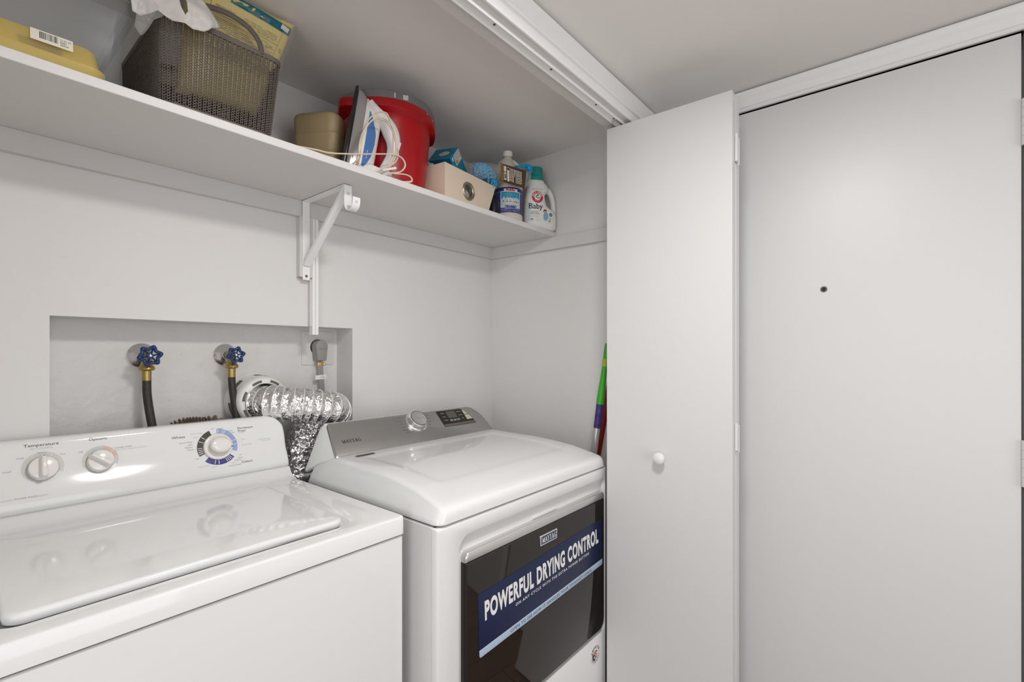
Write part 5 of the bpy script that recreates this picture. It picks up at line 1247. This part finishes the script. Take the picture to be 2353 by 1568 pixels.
txt(bm, 'GENTLE ON', -.0470, .0640, .0050, T, maxw=.030, fmap=bf(.0010), mi=2); txt(bm, "BABY'S SKIN", -.0470, .0570, .0050, T, maxw=.034, fmap=bf(.0010), mi=2)
txt(bm, '0% dyes preservatives', -.0470, .0505, .0030, T, maxw=.034, fmap=bf(.0010), mi=5); txt(bm, 'HYPOALLERGENIC', -.0470, .0455, .0028, T, maxw=.030, fmap=bf(.0010), mi=5)
txt(bm, '35', -.0470, .0330, .0080, T, fmap=bf(.0010), bold=.03, mi=2); txt(bm, 'LOADS', -.0470, .0285, .0028, T, maxw=.013, fmap=bf(.0010), mi=5)
txt(bm, '52.5 FL OZ', -.0290, .0360, .0030, T, maxw=.022, fmap=bf(.0010), mi=5); txt(bm, '(1.64 QT) 1.55 L', -.0290, .0310, .0028, T, maxw=.030, fmap=bf(.0010), mi=5)
put('label_print', bm, ['red_print', 'label_white', 'navy_text', 'arc_pink', 'lime_print', 'grey_print'], par=lb_, flat=True)
bm = new()
fring(bm, .0155, .0510, 0, .0105, mi=0, off=.0012, sy=1.55, n=24); fring(bm, .0125, .0420, 0, .0090, mi=1, off=.0010, sy=1.2, n=24)
fring(bm, .0120, .0710, 0, .0072, mi=3, off=.0012, n=18); fring(bm, .0120, .0670, 0, .0062, mi=2, off=.0015, n=18)
fring(bm, .0370, .0590, 0, .0078, mi=4, off=.0012, n=20); fring(bm, .0320, .0340, 0, .0045, mi=5, off=.0010, sy=1.4, n=14)
rnd = random.Random(2)
for k in range(14): fring(bm, rnd.uniform(.020, .046), rnd.uniform(.026, .046), 0, .0012, mi=rnd.choice((4, 5, 3)), off=.0009, n=6)
put('label_picture', bm, ['swaddle_print', 'swaddle_pale', 'skin_print', 'hair_print', 'green_print', 'lime_print'], par=lb_, flat=True)

# ---------------------------------------------------------------- broom poles beside the dryer
def pole(a, b, f0, f1): a, b = Vector(a), Vector(b); return [a.lerp(b, f0), a.lerp(b, f1)]
t = thing('broom', 'silver broom pole with green grip leaning right of the dryer', 'broom', (1.500, 1.02, 0))
A0, B0 = (1.504, .9895, .03), (1.498, .8060, 1.330)
bm = new(); tube(bm, pole(A0, B0, .12, .762), .0115, 18); put('pole', bm, 'broom_silver', par=t)
bm = new(); tube(bm, pole(A0, B0, .757, .824), .0128, 18); put('sticker', bm, 'broom_purple', par=t)
bm = new(); pts = pole(A0, B0, .822, .985); P = [pts[0].lerp(pts[1], k / 8) for k in range(9)]; tube(bm, P, [.0135, .0135, .0125, .011, .0098, .0092, .0092, .0095, .0085], 18); put('grip', bm, 'broom_green', par=t)
bm = new(); tube(bm, [P[5], P[6]], .0102, 18); put('grip_band', bm, 'broom_lime', par=t)
bm = new(); loft(bm, [[(1.504 + x, .985 + y, z) for x, y in ((-.070, -.02), (.070, -.02), (.070, .02), (-.070, .02))] for z in (.12, .17)] , True, True); put('broom_head', bm, 'broom_green', par=t, bev=.006)
bm = new(); loft(bm, [[(1.504 + x * k, .985 + y * k, z) for x, y in ((-.070, -.02), (.070, -.02), (.070, .02), (-.070, .02))] for z, k in ((.12, .93), (0.0, 1.1))], True, True); put('bristles', bm, 'basket_plastic', par=t)
t = thing('mop', 'dark red mop pole leaning behind the silver broom pole', 'mop', (1.57, 1.06, 0))
bm = new(); tube(bm, [(1.58, 1.06, .06), (1.57, .815, 1.28)], .0125, 16); put('pole', bm, 'broom_red', par=t)
bm = new(); lathe(bm, [(.012, .14), (.04, .10), (.05, .03), (.048, 0), (.001, 0)], 24, Matrix.Translation((1.570, 1.068, 0)), cap0=False); put('mop_head', bm, 'cap_white', par=t)
